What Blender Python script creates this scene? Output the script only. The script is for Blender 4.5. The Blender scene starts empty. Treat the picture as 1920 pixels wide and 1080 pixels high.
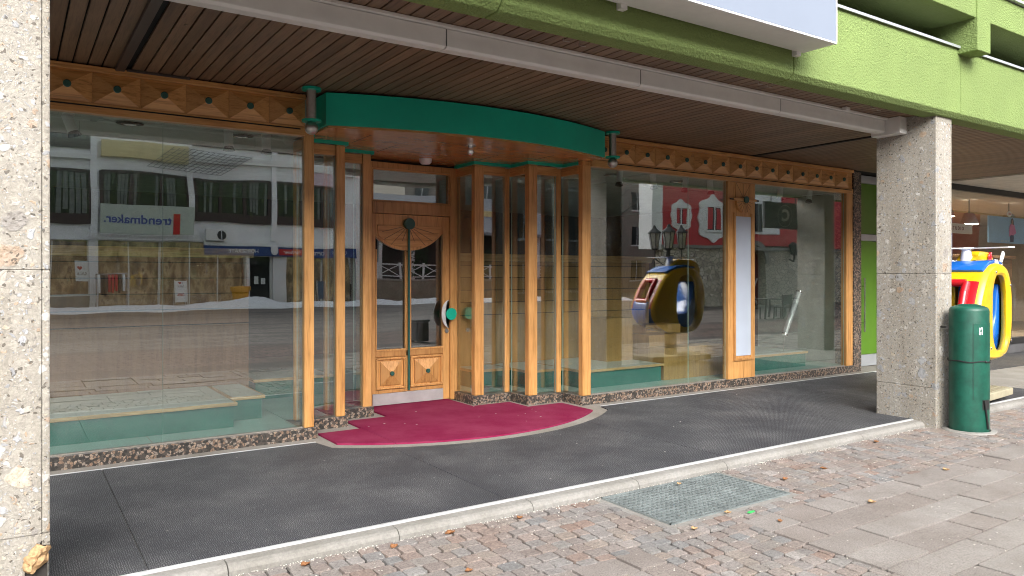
import bpy, bmesh, math, random
from mathutils import Vector, Matrix, noise as mnoise
random.seed(7)
S = bpy.context.scene
C = S.collection
PI = math.pi
R = math.radians

# ------------------------------------------------------------------ materials
def newmat(name):
    m = bpy.data.materials.new(name); m.use_nodes = True
    nt = m.node_tree
    b = nt.nodes['Principled BSDF']
    return m, nt, b
def nd(nt, t, **kw):
    n = nt.nodes.new(t)
    for k, v in kw.items():
        if k in n.inputs: n.inputs[k].default_value = v
        else: setattr(n, k, v)
    return n
def lk(nt, a, b): nt.links.new(a, b)
def coords(nt, scale=(1,1,1), rot=(0,0,0), loc=(0,0,0)):
    tc = nd(nt, 'ShaderNodeTexCoord'); mp = nd(nt, 'ShaderNodeMapping')
    mp.inputs['Scale'].default_value = scale; mp.inputs['Rotation'].default_value = rot
    mp.inputs['Location'].default_value = loc
    lk(nt, tc.outputs['Object'], mp.inputs['Vector'])
    return mp.outputs['Vector']
def ramp(nt, fac, stops, interp='LINEAR'):
    r = nd(nt, 'ShaderNodeValToRGB'); cr = r.color_ramp; cr.interpolation = interp
    while len(cr.elements) < len(stops): cr.elements.new(0.5)
    for e, (p, c) in zip(cr.elements, stops):
        e.position = p; e.color = (c[0], c[1], c[2], 1)
    lk(nt, fac, r.inputs['Fac']); return r.outputs['Color']
def noise_tex(nt, vec, scale, detail=4, rough=.55, dist=0):
    n = nd(nt, 'ShaderNodeTexNoise'); n.inputs['Scale'].default_value = scale
    n.inputs['Detail'].default_value = detail; n.inputs['Roughness'].default_value = rough
    n.inputs['Distortion'].default_value = dist
    if vec is not None: lk(nt, vec, n.inputs['Vector'])
    return n.outputs['Fac']
def mixc(nt, fac, a, b, mode='MIX'):
    m = nd(nt, 'ShaderNodeMix'); m.data_type = 'RGBA'; m.blend_type = mode
    if isinstance(fac, (int, float)): m.inputs[0].default_value = fac
    else: lk(nt, fac, m.inputs[0])
    for i, v in ((6, a), (7, b)):
        if isinstance(v, tuple): m.inputs[i].default_value = (v[0], v[1], v[2], 1)
        else: lk(nt, v, m.inputs[i])
    return m.outputs[2]
def math_n(nt, op, a, b=0.0, clamp=False):
    m = nd(nt, 'ShaderNodeMath'); m.operation = op; m.use_clamp = clamp
    for i, v in ((0, a), (1, b)):
        if isinstance(v, (int, float)): m.inputs[i].default_value = v
        else: lk(nt, v, m.inputs[i])
    return m.outputs[0]
def bump(nt, b, h, strength=.3, dist=.01):
    bp = nd(nt, 'ShaderNodeBump'); bp.inputs['Strength'].default_value = strength
    bp.inputs['Distance'].default_value = dist
    lk(nt, h, bp.inputs['Height']); lk(nt, bp.outputs['Normal'], b.inputs['Normal'])
def plain(name, col, rough=.5, metal=0, spec=.5, var=.12, nscale=6, bmp=0, bscale=120, coat=0):
    m, nt, b = newmat(name)
    v = coords(nt)
    n = noise_tex(nt, v, nscale, 5, .6)
    lo = tuple(c*(1-var) for c in col); hi = tuple(min(1, c*(1+var)) for c in col)
    lk(nt, ramp(nt, n, [(.3, lo), (.7, hi)]), b.inputs['Base Color'])
    b.inputs['Roughness'].default_value = rough; b.inputs['Metallic'].default_value = metal
    b.inputs['Specular IOR Level'].default_value = spec
    if coat: b.inputs['Coat Weight'].default_value = coat; b.inputs['Coat Roughness'].default_value = .08
    if bmp: bump(nt, b, noise_tex(nt, v, bscale, 3), bmp, .004)
    return m
def wood(name, c0, c1, axis, rough=.35, fine=1.0, coat=.15, dark=.55):
    m, nt, b = newmat(name)
    s = [26*fine, 26*fine, 26*fine]; s[axis] = 1.3
    geo = nd(nt, 'ShaderNodeNewGeometry')
    tc = nd(nt, 'ShaderNodeTexCoord')
    off = nd(nt, 'ShaderNodeVectorMath'); off.operation = 'SCALE'
    comb = nd(nt, 'ShaderNodeCombineXYZ')
    lk(nt, geo.outputs['Random Per Island'], comb.inputs[0]); lk(nt, geo.outputs['Random Per Island'], comb.inputs[1]); lk(nt, geo.outputs['Random Per Island'], comb.inputs[2])
    lk(nt, comb.outputs[0], off.inputs[0]); off.inputs['Scale'].default_value = 17
    add = nd(nt, 'ShaderNodeVectorMath'); add.operation = 'ADD'
    lk(nt, tc.outputs['Object'], add.inputs[0]); lk(nt, off.outputs[0], add.inputs[1])
    mp = nd(nt, 'ShaderNodeMapping'); mp.inputs['Scale'].default_value = s
    lk(nt, add.outputs[0], mp.inputs['Vector'])
    n1 = noise_tex(nt, mp.outputs[0], 1.0, 6, .6, .4)
    n2 = noise_tex(nt, mp.outputs[0], 4.5, 4, .6, .2)
    n3 = noise_tex(nt, add.outputs[0], 2.2, 3)
    f = math_n(nt, 'ADD', math_n(nt, 'MULTIPLY', n1, .65), math_n(nt, 'MULTIPLY', n2, .35))
    col = ramp(nt, f, [(.33, tuple(x*dark for x in c0)), (.44, c0), (.56, c1), (.7, tuple(x*.85 for x in c0))])
    isl = ramp(nt, geo.outputs['Random Per Island'], [(0, (.74,.71,.67)), (.5, (1,1,1)), (1, (1.16,1.15,1.13))])
    col = mixc(nt, 1, col, isl, 'MULTIPLY')
    col = mixc(nt, 1, col, ramp(nt, n3, [(.3, (.85,.84,.82)), (.7, (1.08,1.08,1.08))]), 'MULTIPLY')
    lk(nt, col, b.inputs['Base Color'])
    b.inputs['Roughness'].default_value = rough; b.inputs['Coat Weight'].default_value = coat
    b.inputs['Coat Roughness'].default_value = .15
    bump(nt, b, f, .12, .002)
    return m
def aggregate(name, mortar=(.335,.315,.275), big=6.0, mid=16, fine=46, rough=.85, polished=False):
    m, nt, b = newmat(name)
    v0 = coords(nt)
    dn = nd(nt, 'ShaderNodeTexNoise'); dn.inputs['Scale'].default_value = 14; dn.inputs['Detail'].default_value = 3
    lk(nt, v0, dn.inputs['Vector'])
    sub = nd(nt, 'ShaderNodeVectorMath'); sub.operation = 'MULTIPLY_ADD'
    lk(nt, dn.outputs['Color'], sub.inputs[0]); sub.inputs[1].default_value = (.075,.075,.075); lk(nt, v0, sub.inputs[2])
    d2 = nd(nt, 'ShaderNodeTexNoise'); d2.inputs['Scale'].default_value = 55; d2.inputs['Detail'].default_value = 4
    lk(nt, v0, d2.inputs['Vector'])
    sub2 = nd(nt, 'ShaderNodeVectorMath'); sub2.operation = 'MULTIPLY_ADD'
    lk(nt, d2.outputs['Color'], sub2.inputs[0]); sub2.inputs[1].default_value = (.018,.018,.018); lk(nt, sub.outputs[0], sub2.inputs[2])
    v = sub2.outputs[0]
    col = ramp(nt, noise_tex(nt, v, 60, 6, .7), [(.3, tuple(c*.72 for c in mortar)), (.5, mortar), (.7, tuple(min(1,c*1.35) for c in mortar))])
    h = math_n(nt, 'MULTIPLY', noise_tex(nt, v, 90, 4, .7), .5)
    pal = [(0, (.40,.365,.31)), (.14, (.21,.235,.27)), (.28, (.47,.45,.42)), (.40, (.30,.18,.085)), (.48, (.36,.39,.44)), (.62, (.125,.11,.095)), (.70, (.46,.38,.27)), (.80, (.36,.22,.10)), (.87, (.28,.30,.33)), (.95, (.58,.575,.56))]
    for sc, thr, keep in ((fine*1.6, .42, .50), (fine, .42, .45), (mid, .42, .55), (big*1.3, .40, .72)):
        vo = nd(nt, 'ShaderNodeTexVoronoi'); vo.inputs['Scale'].default_value = sc
        vo.inputs['Randomness'].default_value = 1
        lk(nt, v, vo.inputs['Vector'])
        sep = nd(nt, 'ShaderNodeSeparateColor'); lk(nt, vo.outputs['Color'], sep.inputs[0])
        # a stone shows where its cell is chosen and the point is close to its core
        rad = math_n(nt, 'MULTIPLY', sep.outputs[1], thr)
        inside = math_n(nt, 'MULTIPLY', math_n(nt, 'MULTIPLY', math_n(nt, 'SUBTRACT', math_n(nt, 'ADD', rad, .08), vo.outputs['Distance']), 14, True), math_n(nt, 'GREATER_THAN', sep.outputs[2], keep))
        sc_col = ramp(nt, sep.outputs[0], pal, 'CONSTANT')
        sc_col = mixc(nt, .38, sc_col, ramp(nt, noise_tex(nt, v, 40, 5, .7), [(.3,(.3,.28,.25)), (.7,(.75,.73,.7))]))
        col = mixc(nt, inside, col, sc_col)
        h = math_n(nt, 'ADD', h, math_n(nt, 'MULTIPLY', inside, .25))
    # small dark air holes
    vo = nd(nt, 'ShaderNodeTexVoronoi'); vo.inputs['Scale'].default_value = 44; lk(nt, v, vo.inputs['Vector'])
    sep = nd(nt, 'ShaderNodeSeparateColor'); lk(nt, vo.outputs['Color'], sep.inputs[0])
    hole = math_n(nt, 'MULTIPLY', math_n(nt, 'LESS_THAN', vo.outputs['Distance'], math_n(nt, 'MULTIPLY', sep.outputs[0], .40)), math_n(nt, 'GREATER_THAN', sep.outputs[1], .5))
    col = mixc(nt, math_n(nt, 'MULTIPLY', hole, .8), col, (.10,.085,.07))
    h = math_n(nt, 'SUBTRACT', h, hole)
    # weather streaks and larger tone drift
    vs = coords(nt, (3, 3, .35))
    col = mixc(nt, 1, col, ramp(nt, noise_tex(nt, vs, 1.6, 5, .6), [(.3, (.82,.79,.74)), (.6, (1.05,1.05,1.05))]), 'MULTIPLY')
    lk(nt, col, b.inputs['Base Color']); b.inputs['Roughness'].default_value = rough
    bump(nt, b, h, .9, .012)
    return m
def granite(name):
    m, nt, b = newmat(name)
    v = coords(nt)
    vo = nd(nt, 'ShaderNodeTexVoronoi'); vo.inputs['Scale'].default_value = 42; lk(nt, v, vo.inputs['Vector'])
    sep = nd(nt, 'ShaderNodeSeparateColor'); lk(nt, vo.outputs['Color'], sep.inputs[0])
    col = ramp(nt, sep.outputs[0], [(0,(.035,.032,.03)), (.34,(.30,.20,.14)), (.55,(.42,.31,.23)), (.72,(.09,.075,.065)), (.88,(.36,.30,.25))], 'CONSTANT')
    n = noise_tex(nt, v, 150, 4, .7)
    col = mixc(nt, ramp(nt, n, [(.46,(0,0,0)), (.56,(1,1,1))]), mixc(nt, .55, col, (.03,.028,.026)), col)
    vo2 = nd(nt, 'ShaderNodeTexVoronoi'); vo2.inputs['Scale'].default_value = 42; vo2.feature = 'DISTANCE_TO_EDGE'; lk(nt, v, vo2.inputs['Vector'])
    col = mixc(nt, math_n(nt, 'LESS_THAN', vo2.outputs['Distance'], .06), col, (.06,.055,.05))
    lk(nt, col, b.inputs['Base Color']); b.inputs['Roughness'].default_value = .28
    return m
def stucco(name, col):
    m, nt, b = newmat(name)
    v = coords(nt)
    vo = nd(nt, 'ShaderNodeTexVoronoi'); vo.inputs['Scale'].default_value = 62; vo.feature = 'SMOOTH_F1'; lk(nt, v, vo.inputs['Vector'])
    n = noise_tex(nt, v, 48, 5, .6)
    h = math_n(nt, 'ADD', math_n(nt, 'MULTIPLY', vo.outputs['Distance'], .8), n)
    big = noise_tex(nt, v, 1.3, 5, .6)
    c = ramp(nt, big, [(.3, tuple(x*.88 for x in col)), (.7, tuple(x*1.06 for x in col))])
    lk(nt, c, b.inputs['Base Color']); b.inputs['Roughness'].default_value = .9
    bump(nt, b, h, .9, .012)
    return m
def glass(name, tint=(.93,.97,.95), f0=.1, wav=.011, wscale=1.4):
    m = bpy.data.materials.new(name); m.use_nodes = True; nt = m.node_tree
    nt.nodes.clear()
    out = nd(nt, 'ShaderNodeOutputMaterial'); mx = nd(nt, 'ShaderNodeMixShader')
    tr = nd(nt, 'ShaderNodeBsdfTransparent'); tr.inputs[0].default_value = (*tint, 1)
    gl = nd(nt, 'ShaderNodeBsdfGlossy'); gl.inputs['Roughness'].default_value = 0.0
    gl.inputs['Color'].default_value = (1,1,1,1)
    lw = nd(nt, 'ShaderNodeLayerWeight'); lw.inputs['Blend'].default_value = .5
    # Schlick fresnel of a coated pane
    f = math_n(nt, 'ADD', math_n(nt, 'MULTIPLY', math_n(nt, 'POWER', lw.outputs['Facing'], 5), 1-f0), f0, True)
    lk(nt, f, mx.inputs[0]); lk(nt, tr.outputs[0], mx.inputs[1]); lk(nt, gl.outputs[0], mx.inputs[2])
    v = coords(nt)
    bp = nd(nt, 'ShaderNodeBump'); bp.inputs['Strength'].default_value = wav; bp.inputs['Distance'].default_value = .1
    lk(nt, noise_tex(nt, v, wscale, 1, .4), bp.inputs['Height']); lk(nt, bp.outputs[0], gl.inputs['Normal'])
    df = nd(nt, 'ShaderNodeBsdfDiffuse'); df.inputs['Color'].default_value = (.7,.72,.72,1)
    mx2 = nd(nt, 'ShaderNodeMixShader')
    sm = math_n(nt, 'MULTIPLY', noise_tex(nt, coords(nt, (1,1,.45)), 3.2, 7, .7, .8), noise_tex(nt, coords(nt, (1,1,1), (0,R(35),0)), 1.1, 3))
    lk(nt, ramp(nt, sm, [(.30,(0,0,0)), (.46,(.05,.05,.05))]), mx2.inputs[0])
    lk(nt, mx.outputs[0], mx2.inputs[1]); lk(nt, df.outputs[0], mx2.inputs[2])
    lk(nt, mx2.outputs[0], out.inputs[0])
    return m
def emit(name, col, st):
    m, nt, b = newmat(name)
    b.inputs['Base Color'].default_value = (*[min(1,c) for c in col], 1)
    b.inputs['Emission Color'].default_value = (*col, 1); b.inputs['Emission Strength'].default_value = st
    return m
def paving(name, pal, rough=.85, fine=70):
    m, nt, b = newmat(name)
    geo = nd(nt, 'ShaderNodeNewGeometry'); v = coords(nt)
    c = ramp(nt, geo.outputs['Random Per Island'], pal)
    n = noise_tex(nt, v, fine, 6, .75); n2 = noise_tex(nt, v, 3.0, 4, .6); n3 = noise_tex(nt, v, 230, 2, .6)
    c = mixc(nt, 1, c, ramp(nt, n, [(.30,(.50,.48,.46)), (.48,(1,1,1)), (.68,(1.38,1.38,1.36))]), 'MULTIPLY')
    c = mixc(nt, 1, c, ramp(nt, n2, [(.3,(.82,.80,.78)), (.7,(1.1,1.1,1.1))]), 'MULTIPLY')
    c = mixc(nt, ramp(nt, n3, [(.66,(0,0,0)), (.72,(.6,.6,.6))]), c, (.62,.60,.56))
    lk(nt, c, b.inputs['Base Color']); b.inputs['Roughness'].default_value = rough
    bump(nt, b, math_n(nt, 'ADD', n, math_n(nt, 'MULTIPLY', n3, .5)), .55, .006)
    return m
def rubber(name):
    m, nt, b = newmat(name)
    v = coords(nt)
    jn = nd(nt, 'ShaderNodeTexNoise'); jn.inputs['Scale'].default_value = 38; jn.inputs['Detail'].default_value = 2; lk(nt, v, jn.inputs['Vector'])
    jm = nd(nt, 'ShaderNodeVectorMath'); jm.operation = 'MULTIPLY_ADD'; lk(nt, jn.outputs['Color'], jm.inputs[0]); jm.inputs[1].default_value = (.022,.022,0); lk(nt, v, jm.inputs[2])
    sep = nd(nt, 'ShaderNodeSeparateXYZ'); lk(nt, jm.outputs[0], sep.inputs[0])
    p = .0165
    def lattice(ox, oy):
        fx = math_n(nt, 'ABSOLUTE', math_n(nt, 'SUBTRACT', math_n(nt, 'FRACT', math_n(nt, 'ADD', math_n(nt, 'DIVIDE', sep.outputs[0], p*1.35), ox)), .5))
        fy = math_n(nt, 'ABSOLUTE', math_n(nt, 'SUBTRACT', math_n(nt, 'FRACT', math_n(nt, 'ADD', math_n(nt, 'DIVIDE', sep.outputs[1], p), oy)), .5))
        d = math_n(nt, 'ADD', math_n(nt, 'MULTIPLY', math_n(nt, 'MULTIPLY', fx, fx), 2.5), math_n(nt, 'MULTIPLY', fy, fy))
        return math_n(nt, 'LESS_THAN', d, .05)
    dots = math_n(nt, 'MAXIMUM', lattice(10, 20), lattice(10.5, 20.5))
    wear = noise_tex(nt, v, 1.6, 6, .65); grit = noise_tex(nt, v, 45, 3, .7)
    base = ramp(nt, wear, [(.3, (.021,.022,.027)), (.5, (.034,.036,.042)), (.62, (.050,.052,.057)), (.78, (.072,.073,.077))])
    dcol = ramp(nt, wear, [(.3, (.11,.115,.125)), (.7, (.26,.26,.265))])
    c = mixc(nt, dots, base, dcol)
    c = mixc(nt, ramp(nt, grit, [(.68,(0,0,0)), (.78,(.35,.35,.35))]), c, (.25,.24,.22))
    lk(nt, c, b.inputs['Base Color']); b.inputs['Roughness'].default_value = .7
    bump(nt, b, dots, .5, .003)
    return m
def carpet_mat(name, col):
    m, nt, b = newmat(name)
    v = coords(nt)
    n = noise_tex(nt, v, 420, 3, .7); n2 = noise_tex(nt, v, 2.2, 5, .65)
    c = ramp(nt, n, [(.3, tuple(x*.68 for x in col)), (.7, tuple(x*1.25 for x in col))])
    c = mixc(nt, ramp(nt, n2, [(.38,(0,0,0)), (.72,(.75,.75,.75))]), c, tuple(min(1, x*1.15+.035) for x in col))
    lk(nt, c, b.inputs['Base Color']); b.inputs['Roughness'].default_value = .95
    b.inputs['Specular IOR Level'].default_value = .15
    bump(nt, b, n, .5, .004)
    return m
def concrete(name, col, fine=60, rough=.85):
    m, nt, b = newmat(name)
    v = coords(nt)
    n = noise_tex(nt, v, fine, 6, .75); n2 = noise_tex(nt, v, 1.7, 5, .6)
    c = ramp(nt, n, [(.3, tuple(x*.78 for x in col)), (.7, tuple(x*1.2 for x in col))])
    c = mixc(nt, 1, c, ramp(nt, n2, [(.3,(.78,.76,.72)), (.7,(1.1,1.1,1.1))]), 'MULTIPLY')
    lk(nt, c, b.inputs['Base Color']); b.inputs['Roughness'].default_value = rough
    bump(nt, b, n, .35, .004)
    return m

M = {}
WOODC = ((.505,.245,.078), (.625,.335,.12))
M['wood_v'] = wood('honey_wood_upright', *WOODC, 2)
M['wood_x'] = wood('honey_wood_lengthwise', *WOODC, 0)
M['wood_y'] = wood('honey_wood_crosswise', *WOODC, 1)
M['wood_soffit'] = wood('canopy_veneer', (.46,.205,.066), (.56,.26,.09), 0, .22, .5, .35, .8)
M['boards'] = wood('dark_soffit_boards', (.155,.094,.058), (.215,.135,.083), 1, .5, 1, .05)
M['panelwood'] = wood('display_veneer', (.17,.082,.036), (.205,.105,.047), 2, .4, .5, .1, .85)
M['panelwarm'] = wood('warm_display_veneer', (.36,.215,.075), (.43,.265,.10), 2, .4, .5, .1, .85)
M['black'] = plain('black_gap', (.008,.008,.008), .9)
M['darktrim'] = plain('dark_brown_trim', (.05,.035,.028), .5)
M['agg'] = aggregate('exposed_aggregate_concrete')
M['granite'] = granite('brown_granite')
M['stucco'] = stucco('lime_green_stucco', (.20,.28,.088))
M['metal_grey'] = plain('grey_painted_metal', (.74,.735,.72), .45, 0, .5, .05)
M['flash'] = plain('zinc_flashing', (.50,.53,.56), .4, .5, .5, .06)
M['white'] = plain('white_plastic', (.78,.79,.80), .35, 0, .5, .03)
M['signface'] = plain('sign_face', (.205,.24,.305), .2, 0, .5, .03, 1.5)
M['green'] = plain('dark_green_lacquer', (.003,.42,.285), .42, 0, .5, .13, 1.6)
M['knob'] = plain('grey_green_enamel', (.02,.085,.068), .4)
M['greenbollard'] = plain('bottle_green_paint', (.006,.08,.052), .42, 0, .5, .30, 9, .15, 60)
M['steel'] = plain('brushed_steel', (.44,.41,.38), .36, .92, .5, .12, 30)
M['chrome'] = plain('polished_steel', (.62,.61,.60), .2, 1)
M['alu'] = plain('aluminium_strip', (.66,.67,.68), .4, .4)
M['mat'] = rubber('dotted_black_rubber')
M['carpet'] = carpet_mat('crimson_carpet', (.225,.013,.060))
M['teal'] = carpet_mat('teal_felt', (.018,.15,.115))
M['floorc'] = concrete('worn_concrete', (.30,.285,.26))
M['kerb'] = concrete('kerb_concrete', (.27,.262,.245), 45)
M['tile'] = plain('pale_tile', (.42,.60,.54), .25, 0, .5, .06, 3)
M['lino'] = plain('grey_green_top', (.62,.66,.60), .35, 0, .5, .06, 3)
M['oakedge'] = wood('oak_edge', (.44,.29,.12), (.58,.40,.19), 0, .4)
M['setts'] = paving('porphyry_setts', [(0,(.218,.182,.165)), (.2,(.235,.223,.215)), (.35,(.262,.212,.187)), (.5,(.20,.20,.20)), (.65,(.262,.22,.19)), (.8,(.245,.237,.229)), (.93,(.245,.178,.148)), (1,(.30,.283,.27))])
M['slabs'] = paving('concrete_slabs', [(0,(.235,.206,.190)), (.3,(.258,.235,.219)), (.6,(.238,.206,.188)), (1,(.278,.257,.241))], .85, 110)
M['joint'] = concrete('joint_grit', (.035,.031,.028), 90)
M['galv'] = plain('galvanised_steel', (.32,.36,.36), .5, .6, .5, .25, 5)
M['glass'] = glass('shop_glass', (.92,.96,.945), .165)
M['glassplain'] = glass('clear_glass', (.95,.97,.96), .05)
M['glassedge'] = plain('glass_edge', (.45,.62,.56), .2)
M['ceil'] = plain('shop_ceiling', (.46,.49,.48), .8)
M['dark'] = plain('dark_shop_wall', (.045,.045,.045), .8)
M['apple'] = plain('apple_green_panel', (.095,.22,.018), .35, 0, .5, .05)
M['rubber'] = plain('black_plastic', (.02,.02,.02), .5)
M['yellow'] = plain('yellow_fibreglass', (.78,.49,.010), .3, 0, .5, .12, 7, 0, 0, .4)
M['blue'] = plain('blue_fibreglass', (.01,.13,.52), .25, 0, .5, .05, 3, 0, 0, .4)
M['red'] = plain('red_fibreglass', (.50,.012,.02), .25, 0, .5, .05, 3, 0, 0, .4)
M['leaf'] = plain('dry_leaf', (.25,.115,.05), .8, 0, .3, .4, 60)
M['leaf2'] = plain('pale_dry_leaf', (.42,.27,.14), .8, 0, .3, .4, 60)
M['scrapgreen'] = plain('green_scrap', (.05,.5,.12), .6)
M['lampwarm'] = emit('lit_warm_lamp', (1,.74,.42), 60)
M['lampwhite'] = emit('lit_white_lamp', (1,.93,.82), 25)

# ------------------------------------------------------------------ mesh helpers
class MB:
    def __init__(s): s.bm = bmesh.new(); s.mi = 0
    def _mark(s, faces):
        for f in faces: f.material_index = s.mi
    def box(s, x0, y0, z0, x1, y1, z1, bev=0, rz=0, mi=None):
        b = bmesh.new()
        r = bmesh.ops.create_cube(b, size=1)
        w, d, h = x1-x0, y1-y0, z1-z0
        bmesh.ops.scale(b, vec=(w, d, h), verts=b.verts)
        if bev: bmesh.ops.bevel(b, geom=b.edges[:], offset=min(bev, .45*min(abs(w),abs(d),abs(h))), segments=2, affect='EDGES', profile=.5)
        if rz: bmesh.ops.rotate(b, cent=(0,0,0), matrix=Matrix.Rotation(rz, 3, 'Z'), verts=b.verts)
        bmesh.ops.translate(b, vec=((x0+x1)/2, (y0+y1)/2, (z0+z1)/2), verts=b.verts)
        s.merge(b, mi); return s
    def merge(s, b, mi=None, mat=None):
        if mat is not None: bmesh.ops.transform(b, matrix=mat, verts=b.verts)
        me = bpy.data.meshes.new('tmp'); 
        for f in b.faces: f.material_index = s.mi if mi is None else mi
        b.to_mesh(me); b.free(); s.bm.from_mesh(me); bpy.data.meshes.remove(me)
    def prism(s, pts, z0, z1, mi=None, axis='z', bev=0):
        """pts: outline; axis z: (x,y) extruded z0..z1; axis y: (x,z) extruded y0..y1; axis x: (y,z)"""
        b = bmesh.new()
        def P(p, t): return (p[0],p[1],t) if axis == 'z' else ((p[0],t,p[1]) if axis == 'y' else (t,p[0],p[1]))
        lo = [b.verts.new(P(p, z0)) for p in pts]; hi = [b.verts.new(P(p, z1)) for p in pts]
        n = len(pts)
        b.faces.new(lo[::-1]); b.faces.new(hi)
        for i in range(n): b.faces.new((lo[i], lo[(i+1)%n], hi[(i+1)%n], hi[i]))
        bmesh.ops.recalc_face_normals(b, faces=b.faces[:])
        if bev: bmesh.ops.bevel(b, geom=b.edges[:], offset=bev, segments=2, affect='EDGES', profile=.5)
        s.merge(b, mi); return s
    def cyl(s, p0, p1, r0, r1=None, n=20, mi=None, cap=True):
        r1 = r0 if r1 is None else r1
        p0, p1 = Vector(p0), Vector(p1); d = p1-p0
        b = bmesh.new()
        bmesh.ops.create_cone(b, cap_ends=cap, segments=n, radius1=r0, radius2=r1, depth=d.length)
        q = d.to_track_quat('Z', 'Y').to_matrix().to_4x4()
        s.merge(b, mi, Matrix.Translation((p0+p1)/2) @ q); return s
    def lathe(s, prof, c=(0,0,0), n=32, mi=None):
        b = bmesh.new(); rings = []
        for r, z in prof:
            rings.append([b.verts.new((c[0]+r*math.cos(2*PI*i/n), c[1]+r*math.sin(2*PI*i/n), c[2]+z)) for i in range(n)] if r > 1e-5 else [b.verts.new((c[0],c[1],c[2]+z))])
        for a, d in zip(rings, rings[1:]):
            for i in range(n):
                j = (i+1) % n
                if len(a) == 1 and len(d) == 1: continue
                if len(a) == 1: b.faces.new((a[0], d[j], d[i]))
                elif len(d) == 1: b.faces.new((a[i], a[j], d[0]))
                else: b.faces.new((a[i], a[j], d[j], d[i]))
        bmesh.ops.recalc_face_normals(b, faces=b.faces[:])
        s.merge(b, mi); return s
    def sph(s, c, r, sc=(1,1,1), u=20, v=14, mi=None):
        b = bmesh.new(); bmesh.ops.create_uvsphere(b, u_segments=u, v_segments=v, radius=r)
        s.merge(b, mi, Matrix.Translation(c) @ Matrix.Diagonal((*sc,1))); return s
    def tube(s, pts, r, n=8, mi=None):
        for a, b in zip(pts, pts[1:]): s.cyl(a, b, r, r, n, mi)
        for p in pts[1:-1]: s.sph(p, r, u=8, v=6, mi=mi)
        return s
    def quad(s, pts, mi=None):
        vs = [s.bm.verts.new(p) for p in pts]; f = s.bm.faces.new(vs); f.material_index = s.mi if mi is None else mi; return s
    def build(s, name, mats, parent=None, smooth=False):
        me = bpy.data.meshes.new(name); s.bm.to_mesh(me); s.bm.free()
        for m in (mats if isinstance(mats, (list, tuple)) else [mats]): me.materials.append(M[m] if isinstance(m, str) else m)
        if smooth:
            for p in me.polygons: p.use_smooth = True
            me.set_sharp_from_angle(angle=R(38))
        o = bpy.data.objects.new(name, me); C.objects.link(o)
        if parent is not None:
            root = parent
            while root.parent is not None: root = root.parent
            if root.type == 'EMPTY': me.transform(Matrix.Translation(-root.location))
            else: pass
            o.parent = parent
        return o
def tag(o, label, cat, group=None):
    o['label'] = label; o['category'] = cat
    if group: o['group'] = group
    return o
def thing(name, label, cat, loc=(0,0,0), group=None):
    o = bpy.data.objects.new(name, None); C.objects.link(o); o.location = loc
    o.empty_display_size = .1
    return tag(o, label, cat, group)
def struct(o, kind='structure'): o['kind'] = kind; return o
def copy_tree(root, delta, label=None):
    r = root.copy(); C.objects.link(r); r.location = Vector(root.location)+Vector(delta)
    if label: r['label'] = label
    for ch in list(root.children):
        c = ch.copy(); C.objects.link(c); c.parent = r
        for g in list(ch.children):
            d = g.copy(); C.objects.link(d); d.parent = c
    return r
def text_mesh(txt, size, depth=.004, bold=0.0, shear=0, space=1.0):
    """returns a bmesh with the text in the local xy plane, centred"""
    cu = bpy.data.curves.new('lettering', 'FONT'); cu.body = txt; cu.size = size; cu.extrude = depth/2
    cu.align_x = 'CENTER'; cu.align_y = 'CENTER'; cu.offset = bold; cu.shear = shear; cu.space_character = space
    cu.resolution_u = 3
    o = bpy.data.objects.new('lettering', cu); C.objects.link(o)
    dg = bpy.context.evaluated_depsgraph_get(); dg.update()
    me = bpy.data.meshes.new_from_object(o.evaluated_get(dg))
    bpy.data.objects.remove(o); bpy.data.curves.remove(cu)
    b = bmesh.new(); b.from_mesh(me); bpy.data.meshes.remove(me)
    return b
FACE_STREET = Matrix(((1,0,0,0),(0,0,-1,0),(0,1,0,0),(0,0,0,1)))       # text read by someone looking towards +y
FACE_SHOP = Matrix(((-1,0,0,0),(0,0,1,0),(0,1,0,0),(0,0,0,1)))         # text read by someone looking towards -y
def put_text(mb, txt, size, loc, face, **k):
    mi = k.pop('mi', None)
    mb.merge(text_mesh(txt, size, **k), mi, Matrix.Translation(loc) @ face)
def arc(cx, cy, r, x0, x1, n=24):
    """points on the street side of a circle from x0 to x1"""
    out = []
    for i in range(n+1):
        x = x0+(x1-x0)*i/n
        out.append((x, cy-math.sqrt(max(0, r*r-(x-cx)**2))))
    return out

exec_order = []
# ================================================================== GROUND
ZS = -.065
g = MB(); g.quad([(-400,-400,ZS-.03),(400,-400,ZS-.03),(400,400,ZS-.03),(-400,400,ZS-.03)])
struct(g.build('ground', 'joint'))
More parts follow.
